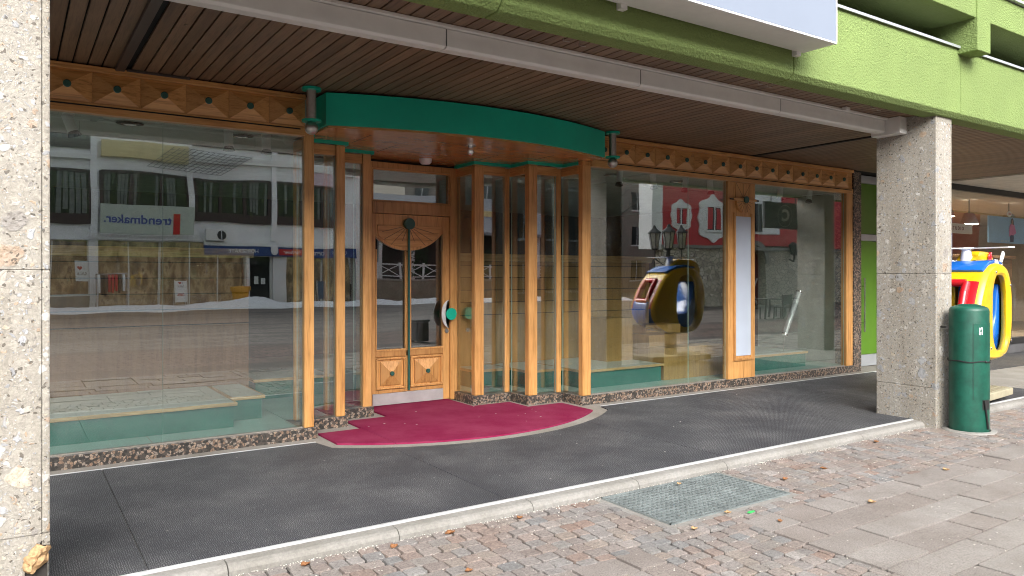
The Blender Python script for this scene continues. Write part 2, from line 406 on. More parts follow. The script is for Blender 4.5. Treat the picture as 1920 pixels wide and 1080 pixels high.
# street paving far from the shop: brick texture sheet
def street_mat(name, c1, c2, mort, bw, rh, rot):
    m, nt, b = newmat(name)
    v = coords(nt, (1,1,1), (0,0,R(rot)))
    br = nd(nt, 'ShaderNodeTexBrick'); lk(nt, v, br.inputs['Vector'])
    br.inputs['Color1'].default_value = (*c1,1); br.inputs['Color2'].default_value = (*c2,1); br.inputs['Mortar'].default_value = (*mort,1)
    br.inputs['Scale'].default_value = 1; br.inputs['Mortar Size'].default_value = .022; br.inputs['Brick Width'].default_value = bw; br.inputs['Row Height'].default_value = rh
    n2 = noise_tex(nt, coords(nt, (.22, 1.3, 1), (0,0,R(7))), .9, 8, .72)
    n3 = noise_tex(nt, coords(nt), 9, 5, .7)
    c = mixc(nt, 1, br.outputs['Color'], ramp(nt, n2, [(.32,(.45,.43,.42)), (.48,(.95,.95,.95)), (.7,(1.5,1.47,1.45))]), 'MULTIPLY')
    c = mixc(nt, 1, c, ramp(nt, n3, [(.3,(.7,.7,.7)), (.7,(1.25,1.25,1.25))]), 'MULTIPLY')
    # slushy tyre tracks
    wv = nd(nt, 'ShaderNodeTexWave'); wv.bands_direction = 'Y'; wv.inputs['Scale'].default_value = .075; wv.inputs['Distortion'].default_value = 3.0; wv.inputs['Detail'].default_value = 4; wv.inputs['Detail Scale'].default_value = .6
    lk(nt, coords(nt, (.3,1,1), (0,0,R(-5))), wv.inputs['Vector'])
    c = mixc(nt, ramp(nt, wv.outputs['Fac'], [(.90,(0,0,0)), (.97,(.55,.55,.55))]), c, (.05,.045,.042))
    lk(nt, c, b.inputs['Base Color']); b.inputs['Roughness'].default_value = .7
    bump(nt, b, br.outputs['Fac'], .4, -.01)
    M[name] = m
street_mat('street_pavers', (.20,.172,.152), (.145,.125,.112), (.05,.043,.04), .85, .42, 9)
street_mat('reddish_pavers', (.165,.105,.085), (.12,.082,.068), (.04,.03,.027), .42, .21, 4)
def ground_sheet(name, mt, ya, yb, z):
    g = MB(); g.quad([(-60,ya,z),(80,ya,z),(80,yb,z),(-60,yb,z)]); struct(g.build(name, mt))
ground_sheet('street', 'street_pavers', -60, -11, ZS-.006)
ground_sheet('red_pavement', 'reddish_pavers', -11, -6.2, ZS-.006)

def stone(bm, x0, y0, x1, y1, zt, jit, rnd, edge=.007, tilt=.003, h=.05):
    cx, cy = (x0+x1)/2, (y0+y1)/2
    pts = []
    nside = 3
    cor = [(x0,y0),(x1,y0),(x1,y1),(x0,y1)]
    cor = [(x+random.uniform(-jit,jit), y+random.uniform(-jit,jit)) for x, y in cor]
    for i in range(4):
        a, b_ = cor[i], cor[(i+1)%4]
        # cut corner slightly
        L = math.hypot(b_[0]-a[0], b_[1]-a[1]); k = min(.3, rnd/L)
        for t in (k, 1-k): pts.append((a[0]+(b_[0]-a[0])*t, a[1]+(b_[1]-a[1])*t))
    tx, ty = random.uniform(-tilt,tilt), random.uniform(-tilt,tilt); dz = random.uniform(-tilt, tilt)
    w = max(x1-x0, y1-y0)
    def zz(x, y): return zt+dz+tx*(x-cx)/w+ty*(y-cy)/w
    low = [bm.verts.new((x, y, zt-h)) for x, y in pts]
    mid = [bm.verts.new((x, y, zz(x,y)-edge*.9)) for x, y in pts]
    top = []
    for x, y in pts:
        d = math.hypot(x-cx, y-cy); f = max(0, (d-edge)/d)
        X, Y_ = cx+(x-cx)*f, cy+(y-cy)*f
        top.append(bm.verts.new((X, Y_, zz(X,Y_))))
    n = len(pts)
    for i in range(n):
        j = (i+1)%n
        bm.faces.new((low[i],low[j],mid[j],mid[i])).smooth = False
        bm.faces.new((mid[i],mid[j],top[j],top[i])).smooth = False
    bm.faces.new(top).smooth = False
GX0, GX1, GY0, GY1 = 3.565, 4.81, -3.585, -2.885        # grate hole
def in_grate(x0, y0, x1, y1, pad=.05): return x1 > GX0-pad and x0 < GX1+pad and y1 > GY0-pad and y0 < GY1+pad
SE = -3.79; BX0, BX1 = 3.09, 3.99
sb = MB()
y = -2.868
while y > SE:
    dep = random.uniform(.098, .115); y1 = y; y0 = max(y-dep, SE-.02)
    x = -2.5+random.uniform(0,.1)
    while x < 20:
        w = random.uniform(.095, .14)
        xa_, xb_, ya_, yb_ = x, x+w, y0, y1
        if in_grate(xa_, ya_, xb_, yb_):
            if x < GX0-.05: xb_ = GX0-.05
            elif x+w > GX1+.05: xa_ = GX1+.05
            elif y0 < GY0-.05: yb_ = GY0-.055
        if not in_grate(xa_, ya_, xb_, yb_, .045) and xb_-xa_ > .03 and yb_-ya_ > .03:
            yo = .012*math.sin(x*1.7)*(yb_ < -2.95)*(xb_ < GX0-.3 or xa_ > GX1+.3)
            stone(sb.bm, xa_+.005, ya_+.005+yo, xb_-.005, yb_-.005+yo, ZS, .006, .010, .002)
        x += w
    y -= dep
# the band crossing the slabs, laid in shallow arcs
y = SE
while y > -6.15:
    dep = random.uniform(.095,.11)
    x = BX0
    while x < BX1-.04:
        w = random.uniform(.09,.125)
        if BX1-(x+w) < .05: w = BX1-x
        yo = -.05*math.sin((x-BX0)/(BX1-BX0)*PI)
        stone(sb.bm, x+.005, y-dep+.005+yo, x+w-.005, y-.005+yo, ZS, .006, .010, .002, .004)
        x += w
    y -= dep
struct(sb.build('sett_pavement', 'setts'))
lb = MB()
for (xa, xb) in ((-9, BX0), (BX1, 26)):
    y = SE-.004; row = 0
    while y > -6.15:
        dep = .245
        x = xa if row % 2 == 0 else xa+0
        first = True
        while x < xb-.02:
            w = .66 if not first else (.66, .33, .50)[row % 3]
            if random.random() < .35: w *= random.choice((.5,.75))
            first = False
            w = min(w, xb-x)
            if xb-(x+w) < .15: w = xb-x
            stone(lb.bm, x+.008, y-dep+.008, x+w-.008, y-.008, ZS, .004, .008, .0015, .005)
            x += w
        y -= dep; row += 1
struct(lb.build('slab_pavement', 'slabs'))
# kerb in lengths, worn top edge
kb = MB()
x = -6.0
while x < 26:
    w = 1.0+random.uniform(-.01,.01)
    kb.prism([(-2.745,-.2),(-2.745,-.008),(-2.815,-.012),(-2.836,-.022),(-2.852,-.045),(-2.862,-.2)], x+.003, x+w-.003, axis='x')
    x += w
struct(kb.build('kerb', 'kerb'))
# granular dirt at the foot of the kerb
db = MB()
for i in range(2600):
    x = random.uniform(-.5, 9.5); y = -2.864-abs(random.gauss(0,.03)); 
    if random.random() < .45: y = random.uniform(-5.2,-2.87); x = random.uniform(0, 11)
    s = random.uniform(.002,.0055)
    if in_grate(x, y, x, y, .01): continue
    bm2 = bmesh.new(); bmesh.ops.create_icosphere(bm2, subdivisions=1, radius=s)
    db.merge(bm2, None, Matrix.Translation((x,y,ZS+.001)) @ Matrix.Diagonal((random.uniform(.7,1.5),1,.7,1)))
M['grit'] = plain('road_grit', (.52,.49,.44), .9, 0, .3, .3, 40)
o = db.build('gravel', 'grit'); struct(o, 'stuff')
g = MB(); g.quad([(-9,-6.25,ZS-.02),(26,-6.25,ZS-.02),(26,-2.864,ZS-.02),(GX1+.02,-2.864,ZS-.02),(GX1+.02,GY0-.02,ZS-.02),(GX0-.02,GY0-.02,ZS-.02),(GX0-.02,-2.864,ZS-.02),(-9,-2.864,ZS-.02)])
struct(g.build('pavement_joint_surface', 'joint'))
# arcade floor
fb = MB(); fb.box(-8,-2.742,-.15, 30, 1.5, -.012)
struct(fb.build('arcade_floor', 'floorc'))
eb = MB()
for a, b_ in ((-6, 8.12), (8.52, 14.2), (14.6, 26)): eb.box(a, -2.742, -.012, b_, -2.715, .004, .002)
tag(eb.build('edge_strip', 'alu'), 'long pale aluminium strip edging the black mats along the kerb', 'edge strip')
eb = MB(); eb.box(-6,-.235,-.012, 2.36,-.217,.003); eb.box(5.84,-.235,-.012,12.0,-.217,.003)
tag(eb.build('edge_strip', 'alu'), 'thin aluminium strip along the mats below the granite plinth', 'edge strip')

# rubber mats
ACX, ACY = 4.03, 1.57
def mat_poly(xa, xb):
    pts = [(xa,-2.712),(xb,-2.712)]
    r = 2.66
    def top(x):
        if 2.38 < x < 5.82:
            return min(-.24, ACY-math.sqrt(max(0, r*r-(x-ACX)**2)))
        return -.24
    xs = [xb-(xb-xa)*i/40 for i in range(41)]
    for x in xs: pts.append((x, top(x)))
    return pts
seams = [(-1.6,.60),(.60,2.86),(2.86,5.10),(5.10,7.36),(7.36,11.6)]
labs = ['black dotted rubber mat beside the left concrete pillar', 'black dotted rubber mat in front of the left display window',
        'black rubber mat cut in a curve in front of the red carpet', 'black rubber mat right of the red carpet, with a curved corner',
        'black rubber mat running behind the right concrete pillar']
for (xa, xb), l in zip(seams, labs):
    mb = MB(); mb.prism(mat_poly(xa+.003, xb-.003), -.0115, 0)
    if xb > 8.2:
        pass
    tag(mb.build('rubber_mat', 'mat'), l, 'floor mat', 'black rubber mats under the arcade')
# litter flecks on the mats
fl = MB()
for i in range(70):
    x, y = random.uniform(.2,9.5), random.uniform(-2.65,-.35)
    if 2.3 < x < 5.9 and y > -1.15: continue
    s = random.uniform(.002,.006) if i > 6 else random.uniform(.007,.011)
    bm2 = bmesh.new(); bmesh.ops.create_icosphere(bm2, subdivisions=1, radius=s)
    fl.merge(bm2, None, Matrix.Translation((x,y,.002)) @ Matrix.Rotation(random.uniform(0,3),4,'Z') @ Matrix.Diagonal((1.5,.8,.3,1)))
for i in range(14):
    x, y = random.uniform(3.0,5.2), random.uniform(-.6,.8)
    bm2 = bmesh.new(); bmesh.ops.create_icosphere(bm2, subdivisions=1, radius=random.uniform(.004,.009))
    fl.merge(bm2, None, Matrix.Translation((x,y,.008)) @ Matrix.Diagonal((1.5,.8,.3,1)))
M['fleck'] = plain('pale_litter', (.42,.40,.37), .9)
struct(fl.build('litter', 'fleck'), 'stuff')
# red carpet: left wing, main field, right wing
def cpoly(xa, xb, back):
    return arc(ACX, ACY, 2.50, xa, xb, 20) + back
def carp(pts, l):
    mb = MB(); mb.prism(pts, -.0115, .006)
    tag(mb.build('red_carpet', 'carpet'), l, 'carpet', 'red entrance carpet pieces')
carp(cpoly(2.50, 2.955, [(2.955,.11),(2.50,.11)]), 'small left wing of the crimson carpet beside the granite step')
carp(cpoly(2.961, 5.085, [(5.085,.61),(4.56,.61),(4.56,1.24),(3.45,1.24),(3.45,.56),(2.961,.56)]), 'large crimson entrance carpet in front of the wooden door')
carp(cpoly(5.091, 5.58, [(5.58,.2),(5.091,.2)]), 'small right wing of the crimson carpet below the folding glass')

# grate
gr = thing('floor_grate', 'galvanised metal grate set into the cobbles by the kerb', 'floor grate', (4.19,-3.23,ZS))
mb = MB()
for a in ((GX0,GY0,GX1,GY0+.012),(GX0,GY1-.012,GX1,GY1),(GX0,GY0,GX0+.012,GY1),(GX1-.012,GY0,GX1,GY1)):
    mb.box(a[0],a[1],ZS-.03,a[2],a[3],ZS+.004)
mb.build('frame', 'galv', gr)
mb = MB()
nx, ny = 27, 15
for i in range(1, nx): 
    x = GX0+(GX1-GX0)*i/nx; mb.box(x-.004,GY0+.012,ZS-.022,x+.004,GY1-.012,ZS-.001)
for j in range(1, ny):
    y = GY0+(GY1-GY0)*j/ny; mb.box(GX0+.012,y-.006,ZS-.020,GX1-.012,y+.006,ZS+.002)
mb.build('bar_lattice', 'galv', gr)
mb = MB(); mb.quad([(GX0+.001,GY0+.001,ZS-.028),(GX1-.001,GY0+.001,ZS-.028),(GX1-.001,GY1-.001,ZS-.028),(GX0+.001,GY1-.001,ZS-.028)])
mb.build('pit_floor', 'black', gr)
mb = MB()
for a in ((GX0-.09,GY0-.09,GX1+.09,GY0-.001),(GX0-.09,GY0,GX0-.001,GY1),(GX1+.001,GY0,GX1+.09,GY1)):
    mb.box(a[0],a[1],ZS-.04,a[2],a[3],ZS-.006)
mb.build('mortar_bed', 'kerb', gr)

# leaves
def leaf(x, y, z, s, rot, mat_, l, curl=.35):
    s *= .8
    mb = MB(); bm2 = mb.bm; n = 8
    rows = []
    for i in range(n+1):
        t = i/n; w = s*.36*math.sin(PI*min(1, t*.96+.04))**.8
        X = (t-.5)*s
        zc = curl*s*(t-.5)**2*1.6
        rows.append([bm2.verts.new((X, k*w, zc+abs(k)*w*.55+.004*math.sin(9*t+3*k))) for k in (-1,-.5,0,.5,1)])
    for a, b_ in zip(rows, rows[1:]):
        for k in range(4): bm2.faces.new((a[k],a[k+1],b_[k+1],b_[k]))
    o = mb.build('fallen_leaf', mat_, None, True)
    md = o.modifiers.new('thickness', 'SOLIDIFY'); md.thickness = .0012
    k_ = .979; x, y = x*k_, min(-7.05+(y+7.05)*k_, -2.885)
    o.location = (x, y, z+.004); o.rotation_euler = (random.uniform(-.1,.1), random.uniform(-.1,.1), rot)
    tag(o, l, 'leaf', 'fallen leaves on the paving')
for i, (x, y, s, mt, l) in enumerate([
    (5.20,-3.99,.085,'leaf2','pale tan leaf lying on the slabs in the middle right of the paving'),
    (6.59,-3.83,.085,'leaf2','pale tan leaf on the slabs towards the green bollard'),
    (3.69,-3.67,.07,'leaf2','pale curled leaf on the cobbles below the near corner of the grate'),
    (4.14,-3.565,.06,'leaf2','small tan leaf on the mortar edge of the grate'),
    (4.29,-3.88,.055,'leaf','small brown leaf beside the green scrap'),
    (5.76,-3.23,.085,'leaf','orange brown leaf on the cobbles right of the grate'),
    (7.13,-2.90,.08,'leaf','orange brown leaf at the foot of the kerb near the right pillar'),
    (5.21,-3.25,.07,'leaf','brown leaf in the cobbles just right of the grate'),
    (1.39,-2.86,.085,'leaf','orange leaf at the foot of the kerb, leftmost on the cobbles'),
    (2.33,-2.86,.09,'leaf','curled orange leaf at the foot of the kerb left of the grate'),
    (1.93,-2.88,.08,'leaf','brown leaf between two others at the kerb left of the grate'),
    (2.87,-2.86,.075,'leaf','small orange leaf at the kerb nearest to the left edge of the grate'),
    (2.12,-3.45,.06,'leaf','brown leaf on the cobbles farthest from the kerb'),
    (4.36,-2.90,.06,'leaf2','small tan leaf lying on the metal grate')]):
    leaf(x, y, ZS+(.010 if i == 13 else 0), s, random.uniform(-.6,.6), mt, l)
mb = MB(); mb.prism([(4.17,-3.73),(4.235,-3.72),(4.24,-3.705),(4.20,-3.695),(4.165,-3.71)], ZS+.002, ZS+.005)
tag(mb.build('paper_scrap', 'scrapgreen'), 'bright green paper scrap on the cobbles below the grate', 'scrap')

# ================================================================== PILLARS
def pillar(x0, x1, y0, y1, label, top=3.30, chip=False):
    t = thing('concrete_pillar', label, 'pillar', ((x0+x1)/2, (y0+y1)/2, ZS), 'exposed aggregate pillars of the arcade')
    mb = MB(); mb.box(x0+.012, y0+.012, ZS-.05, x1-.012, y1-.012, top-.002)
    mb.build('core', 'joint', t)
    zs = [ZS-.05, .36, 1.58, top-.005]
    for i, (za, zb) in enumerate(zip(zs, zs[1:])):
        mb = MB()
        e = .0012
        w = .032                                      # slab thickness showing on the front
        # side slabs run through, the front and rear slabs sit between them
        if chip and i == 0:
            mb.box(x0, y0, za, x0+w, y1, zb-e, .004)
            mb.prism([(y0+.002,za+.42),(y0,zb-e),(y1,zb-e),(y1,za),(y0+.1,za),(y0+.10,za+.36)], x1-w, x1, axis='x')
            mb.prism([(x0+w+e,za),(x1-w-.08,za),(x1-w-.065,.235),(x1-w-.02,.29),(x1-w-e,.33),(x1-w-e,zb-e),(x0+w+e,zb-e)], y0, y0+w, axis='y')
        else:
            mb.box(x0, y0, za, x0+w, y1, zb-e, .007); mb.box(x1-w, y0, za, x1, y1, zb-e, .007)
            mb.box(x0+w+e, y0, za, x1-w-e, y0+w, zb-e, .004)
        mb.box(x0+w+e, y1-w, za, x1-w-e, y1, zb-e, .004)
        mb.build('cladding_slab', 'agg', t)
    return t
p1 = pillar(-.20, .148, -2.97, -2.31, 'tall pale pebbly concrete pillar at the left, with a broken corner at its foot', chip=True)
pillar(8.14, 8.47, -2.97, -2.31, 'tall pebbly concrete pillar beside the green bollard')
pillar(14.23, 14.56, -2.97, -2.31, 'pebbly concrete pillar mirrored in the narrow right display window')
# crumpled leaf wedged in the broken corner
mb = MB(); bm2 = mb.bm
nu, nv = 14, 12
rows = []
for i in range(nu+1):
    rw = []
    for j in range(nv+1):
        u, v_ = i/nu-.5, j/nv-.5
        wd = .05*(1-.5*abs(v_)*2)
        p = Vector((u*2*wd+.02*v_, 0, v_*.125))
        p.y = -.02*math.cos(u*4)+.022*mnoise.noise(Vector((u*5, v_*5, 3.3)))
        p.x += .012*mnoise.noise(Vector((u*6, v_*6, 9.1)))
        rw.append(bm2.verts.new(p))
    rows.append(rw)
for a, b_ in zip(rows, rows[1:]):
    for k in range(nv): bm2.faces.new((a[k],a[k+1],b_[k+1],b_[k]))
o = mb.build('crumpled_leaf', 'leaf2', None, True); md = o.modifiers.new('t','SOLIDIFY'); md.thickness = .002
o.location = (.095,-2.985,.255); o.rotation_euler = (0, R(18), 0)
tag(o, 'crumpled tan dead leaf wedged in the broken foot of the left pillar', 'leaf')

# ================================================================== GREEN UPPER BUILDING
gb = thing('apartment_building', 'lime green rendered upper storey above the arcade with projecting ribs', 'building', (4,-3,3.3))
FY = -3.05
mb = MB()
xs = [-12, 2.60, 5.60, 8.50, 14.4, 20.5, 28]
for a, b_ in zip(xs, xs[1:]):
    mb.prism([(FY,3.30),(FY+.05,3.255),(FY+.22,3.255),(FY+.22,4.0),(FY,4.0)], a+.004, b_-.004, axis='x', bev=.008)
mb.build('fascia', 'stucco', gb)
mb = MB(); mb.box(-12, FY+.18, 3.345, 28, 14, 3.5); mb.box(-12, FY+.5, 3.5, 28, 14, 12.5); mb.build('wall', 'stucco', gb)
mb = MB(); mb.prism([(FY-.03,3.985),(FY-.03,4.012),(FY+.46,4.22),(FY+.46,4.18),(FY+.02,4.0)], -12, 28, axis='x'); mb.build('flashing', 'flash', gb)
for x in (2.2, 5.3, 8.43, 11.55, 14.6):
    mb = MB(); mb.box(x, FY-.20, 3.93, x+.29, FY+.52, 6.0, .01); mb.build('rib', 'stucco', gb)
for xa, xb in ((-12,2.2),(2.49,5.3),(5.59,8.43),(8.72,11.55),(11.84,14.6),(14.89,28)):
    mb = MB(); mb.box(xa, FY-.185, 4.27, xb, FY+.40, 4.60, .01); mb.build('parapet_beam', 'stucco', gb)
mb = MB()
mb.box(-12, FY-.23, 4.602, 28, FY+.44, 4.63); mb.build('coping', 'flash', gb)
for k in range(8):
    mb = MB(); mb.box(-8+4*k, FY+.47, 5.2, -5.4+4*k, FY+.51, 7.0); mb.build('window', 'dark', gb)
# blank light box
sg = thing('light_box_sign', 'large blank white light box sign fixed to the green fascia', 'sign', (4.5,-3.25,3.55))
SX0, SX1, SY0, SY1, SZ0, SZ1 = -.6, 5.68, -3.40, -3.08, 3.475, 4.75
mb = MB(); mb.box(SX0, SY0+.02, SZ0, SX1, SY1, SZ1, .006); mb.build('housing', 'metal_grey', sg)
mb = MB(); mb.box(SX0+.012, SY0-.004, SZ0+.014, SX1-.012, SY0+.019, SZ1-.01, .003); mb.build('face_panel', 'signface', sg)
mb = MB(); mb.box(SX0, SY0-.006, SZ0-.003, SX1+.002, SY0+.018, SZ0+.013, .002); mb.box(SX1-.011, SY0-.006, SZ0+.0135, SX1+.002, SY0+.018, SZ1); mb.build('rim', 'white', sg)
for x in (1.0, 3.6, 5.6):
    mb = MB(); mb.box(x-.03, SY1-.02, SZ0-.035, x+.03, SY1+.028, SZ0+.02); mb.build('bracket', 'metal_grey', sg)

# ================================================================== SOFFIT
ZC = 3.292
mb = MB(); bw = .1057
x = -3.5
while x < 14.18:
    gap = .012
    if not (.70 < x+bw/2 < .80) and not (8.86 < x+bw/2 < 8.96):
        mb.box(x+gap/2, -2.835, ZC, x+bw-gap/2, .02, ZC+.02, .002)
    x += bw
struct(mb.build('soffit', 'boards'))
mb = MB(); mb.box(-3.6,-2.84,ZC+.026,14.2,1.6,ZC+.045); struct(mb.build('soffit_void_surface', 'black'))
mb = MB(); mb.box(.715,-2.83,ZC-.03,.785,-.02,ZC+.018,.004)
tag(mb.build('cover_strip', 'darktrim'), 'dark brown cover strip crossing the board ceiling at the far left', 'cover strip')
mb = MB(); mb.box(8.875,-2.2,ZC-.012,8.935,-.02,ZC+.018,.004)
tag(mb.build('cover_strip', 'black'), 'black joint strip crossing the board ceiling before the right pillar', 'cover strip')
mb = MB(); mb.box(.80,-.05,ZC-.025,1.30,-.012,ZC-.002,.003)
tag(mb.build('cable_clip_strip', 'darktrim'), 'short dark strip above the left end of the pyramid frieze', 'strip')
# staple hooks and little studs in the boards
for i, (x, y) in enumerate(((3.35,-2.72),(3.52,-2.70),(5.55,-2.72),(5.7,-2.7),(7.3,-2.75),(7.45,-2.72),(8.7,-2.75),(9.0,-2.72))):
    hk = MB(); hk.tube([(x,y,ZC),(x,y,ZC-.022),(x+.05,y-.01,ZC-.022)], .003, 6)
    tag(hk.build('wire_hook', 'steel'), 'small bent wire hook in the dark boards between trunking and green fascia', 'hook', 'small wire hooks in the board ceiling')
for i, (x, y) in enumerate(((1.0,-1.5),(1.15,-.9),(1.9,-1.1),(1.75,-.5),(3.6,-1.6),(3.1,-1.1),(5.0,-1.4),(5.4,-1.0),(6.4,-1.6))):
    hk = MB(); hk.cyl((x,y,ZC-.004),(x,y,ZC+.005),.007,n=8)
    tag(hk.build('ceiling_stud', 'steel'), 'tiny metal stud in the dark board ceiling behind the trunking', 'stud', 'tiny studs in the board ceiling')
# light trunking along the soffit
tr = thing('cable_trunking', 'long pale grey metal trunking running under the dark board ceiling', 'trunking', (3,-2.45,3.17))
RX = [-4.0,-1.3, .62, 2.50, 4.33, 6.17, 7.99]
for a, b_ in zip(RX, RX[1:]):
    mb = MB(); mb.prism([(-2.50,3.142),(-2.50,3.262),(-2.33,3.262),(-2.33,3.160),(-2.365,3.137),(-2.475,3.127)], a+.003, b_-.003, axis='x', bev=.004); mb.build('trunk_section', 'metal_grey', tr)
mb = MB(); mb.box(-4,-2.53,3.266,8.0,-2.28,3.289,.003); mb.build('mounting_rail', 'metal_grey', tr)
for x in RX[1:-1]:
    mb = MB(); mb.box(x-.0025,-2.499,3.145,x+.0025,-2.34,3.26); mb.build('joint_strip', 'rubber', tr)
mb = MB(); mb.box(8.0,-2.66,3.105,8.137,-2.33,3.288,.006)
jb = tag(mb.build('junction_box', 'metal_grey'), 'grey metal junction box at the end of the trunking against the right pillar', 'junction box')
mb = MB(); mb.box(7.10,-2.60,3.255,7.17,-2.545,3.315-.026,.004)
tag(mb.build('sensor_box', 'metal_grey'), 'small grey box clipped to the street side of the trunking', 'sensor')

# ================================================================== SHOPFRONT
sf = thing('shopfront', 'wooden shopfront with pyramid frieze, large display windows and recessed entrance', 'shopfront', (4.08,0,0))
def part(mb, name, mat_, parent=None, smooth=False): return mb.build(name, mat_, parent or sf, smooth)
# granite plinth along the zigzag
def zigzag(o):  # outline offset o to the street
    L = [(-3,0-o),(2.42+o,0-o),(2.42+o,.38-o),(2.88+o,.38-o),(2.88+o,.76-o),(3.33+o,.76-o),(3.33+o,1.20)]
    Rr = [(4.67-o,1.20),(4.67-o,.75-o),(5.21-o,.75-o),(5.21-o,.38-o),(5.74-o,.38-o),(5.74-o,-o),(11.62,-o)]
    return L, Rr
lo_, ro_ = zigzag(.028)
mb = MB(); mb.prism(lo_+[(3.2,1.20),(3.2,.89),(2.76,.89),(2.76,.51),(2.3,.51),(2.3,.11),(-3,.11)], -.02, .098, bev=.004); part(mb, 'granite_plinth', 'granite')
mb = MB(); mb.prism(ro_+[(11.62,.11),(5.87,.11),(5.87,.51),(5.34,.51),(5.34,.89),(4.80,.89),(4.80,1.20)], -.02, .098, bev=.004); part(mb, 'granite_plinth', 'granite')
# mullion posts
def post(x0, x1, y0, y1, z0=.099, z1=2.90, name='post'):
    mb = MB(); mb.box(x0, y0, z0, x1, y1, z1, .006); return part(mb, name, 'wood_v')
post(2.325,2.42,-.012,.06)
post(2.785,2.88,.368,.44)
post(3.235,3.33,.748,.82)
post(4.67,4.80,.738,.82); post(5.21,5.34,.368,.45); post(5.74,5.87,-.012,.07)
post(2.36,2.41,.40,.45); post(2.81,2.86,.78,.83)
post(5.13,5.20,.77,.83); post(5.66,5.73,.40,.46)
# right jamb and pilaster
post(11.215,11.39,-.02,.08, z1=2.889)
mb = MB(); mb.box(11.40,-.03,.099,11.62,.30,3.26,.004); part(mb, 'granite_jamb', 'granite')
pz = thing  # alias keeps the name free
mb = MB(); mb.box(8.355,-.022,.099,8.935,.06,2.888,.005)
pil = part(mb, 'pilaster', 'wood_v')
def sub(mb, name, mat_, par, smooth=False): return mb.build(name, mat_, par, smooth)
mb = MB(); mb.prism([(8.50,.42),(8.83,.42),(8.83,2.40)]+[(8.665+.165*math.cos(a), 2.40-.06*math.sin(a)*0) for a in (PI*.5,)]+[(8.50,2.40)], -.032, -.0225, axis='y'); sub(mb, 'inset_panel', plain('pale_blue_white_panel',(.50,.56,.66),.35,0,.5,.05,2), pil)
mb = MB()
for a in ((8.465,.385,8.4985,2.45),(8.8315,.385,8.865,2.45)): mb.box(a[0],-.045,a[1],a[2],-.0225,a[3],.004)
mb.box(8.465,-.047,.352,8.865,-.0225,.3845,.004); sub(mb, 'panel_moulding', 'wood_v', pil)
mb = MB()   # half disc below the bar, fan of rays above
mb.prism([(8.665+.172*math.cos(PI+PI*i/24), 2.62+.172*math.sin(PI+PI*i/24)) for i in range(25)], -.062, -.0225, axis='y', bev=.004)
mb.prism([(8.50,2.66),(8.83,2.66),(8.83,2.87),(8.50,2.87)], -.034, -.0225, axis='y', bev=.003)
sub(mb, 'sunray_disc', 'wood_v', pil)
mb = MB()
for k in range(9):
    a = PI+PI*(k+.5)/9; mb.cyl((8.665+.03*math.cos(a),-.0625,2.62+.03*math.sin(a)), (8.665+.165*math.cos(a),-.0625,2.62+.165*math.sin(a)), .0022, n=6)
for dx in (-.15,-.001,.15): mb.cyl((8.665,-.0345,2.665),(8.665+dx,-.0345,2.868),.0022,n=6)
sub(mb, 'ray_groove', 'darktrim', pil)
mb = MB(); mb.box(8.425,-.078,2.618,8.905,-.03,2.655,.006); sub(mb, 'cross_bar', 'wood_x', pil)
mb = MB(); mb.cyl((8.665,-.10,2.637),(8.665,-.078,2.637),.048,n=20); sub(mb, 'knob', 'knob', pil, True)
mb = MB(); mb.tube([(8.36,-.055,2.637),(8.97,-.055,2.637)],.012,8); sub(mb, 'bar_pin', 'darktrim', pil)
# frieze
def frieze(xa, xb, x0, n):
    pitch = .3602
    mb = MB(); mb.box(xa,-.03,2.89,xb,.06,2.974,.005)
    mb.box(xa,-.045,3.232,xb,.06,3.278,.005); mb.box(xa,-.008,2.974,xb,.06,3.232)
    fr = part(mb, 'frieze', 'wood_x')
    mb = MB(); mb.box(xa+.3,-.032,2.944,xb-.05,-.0295,2.956); sub(mb, 'shadow_groove', 'black', fr)
    for k in range(n):
        c = x0+k*pitch; l, r = c-pitch/2+.0025, c+pitch/2-.0025
        l = max(l, xa+.001); r = min(r, xb-.001)
        zb, zt, ya = 2.976, 3.230, -.012
        mb = MB(); ap = (c, -.052, 3.106)
        P4 = [(l,ya,zb),(r,ya,zb),(r,ya,zt),(l,ya,zt)]; B4 = [(p[0],ya+.003,p[2]) for p in P4]
        for i in range(4):
            j = (i+1)%4
            mb.quad([P4[i],P4[j],ap]) ; mb.quad([B4[j],B4[i],(c,-.0005,3.106)]) ; mb.quad([B4[i],B4[j],P4[j],P4[i]])
        pn = part(mb, 'pyramid_panel', 'wood_x')
        mb = MB(); mb.lathe([(0,-.012),(.026,-.012),(.030,-.004),(.030,.012),(.024,.018),(0,.019)], n=18)
        bmesh.ops.transform(mb.bm, matrix=Matrix.Translation((c,-.048,3.106)) @ Matrix.Rotation(R(90),4,'X'), verts=mb.bm.verts)
        sub(mb, 'knob', 'knob', pn, True)
frieze(-1.0, 2.33, .37-3*.3602, 9)
frieze(5.87, 11.39, 6.06, 15)
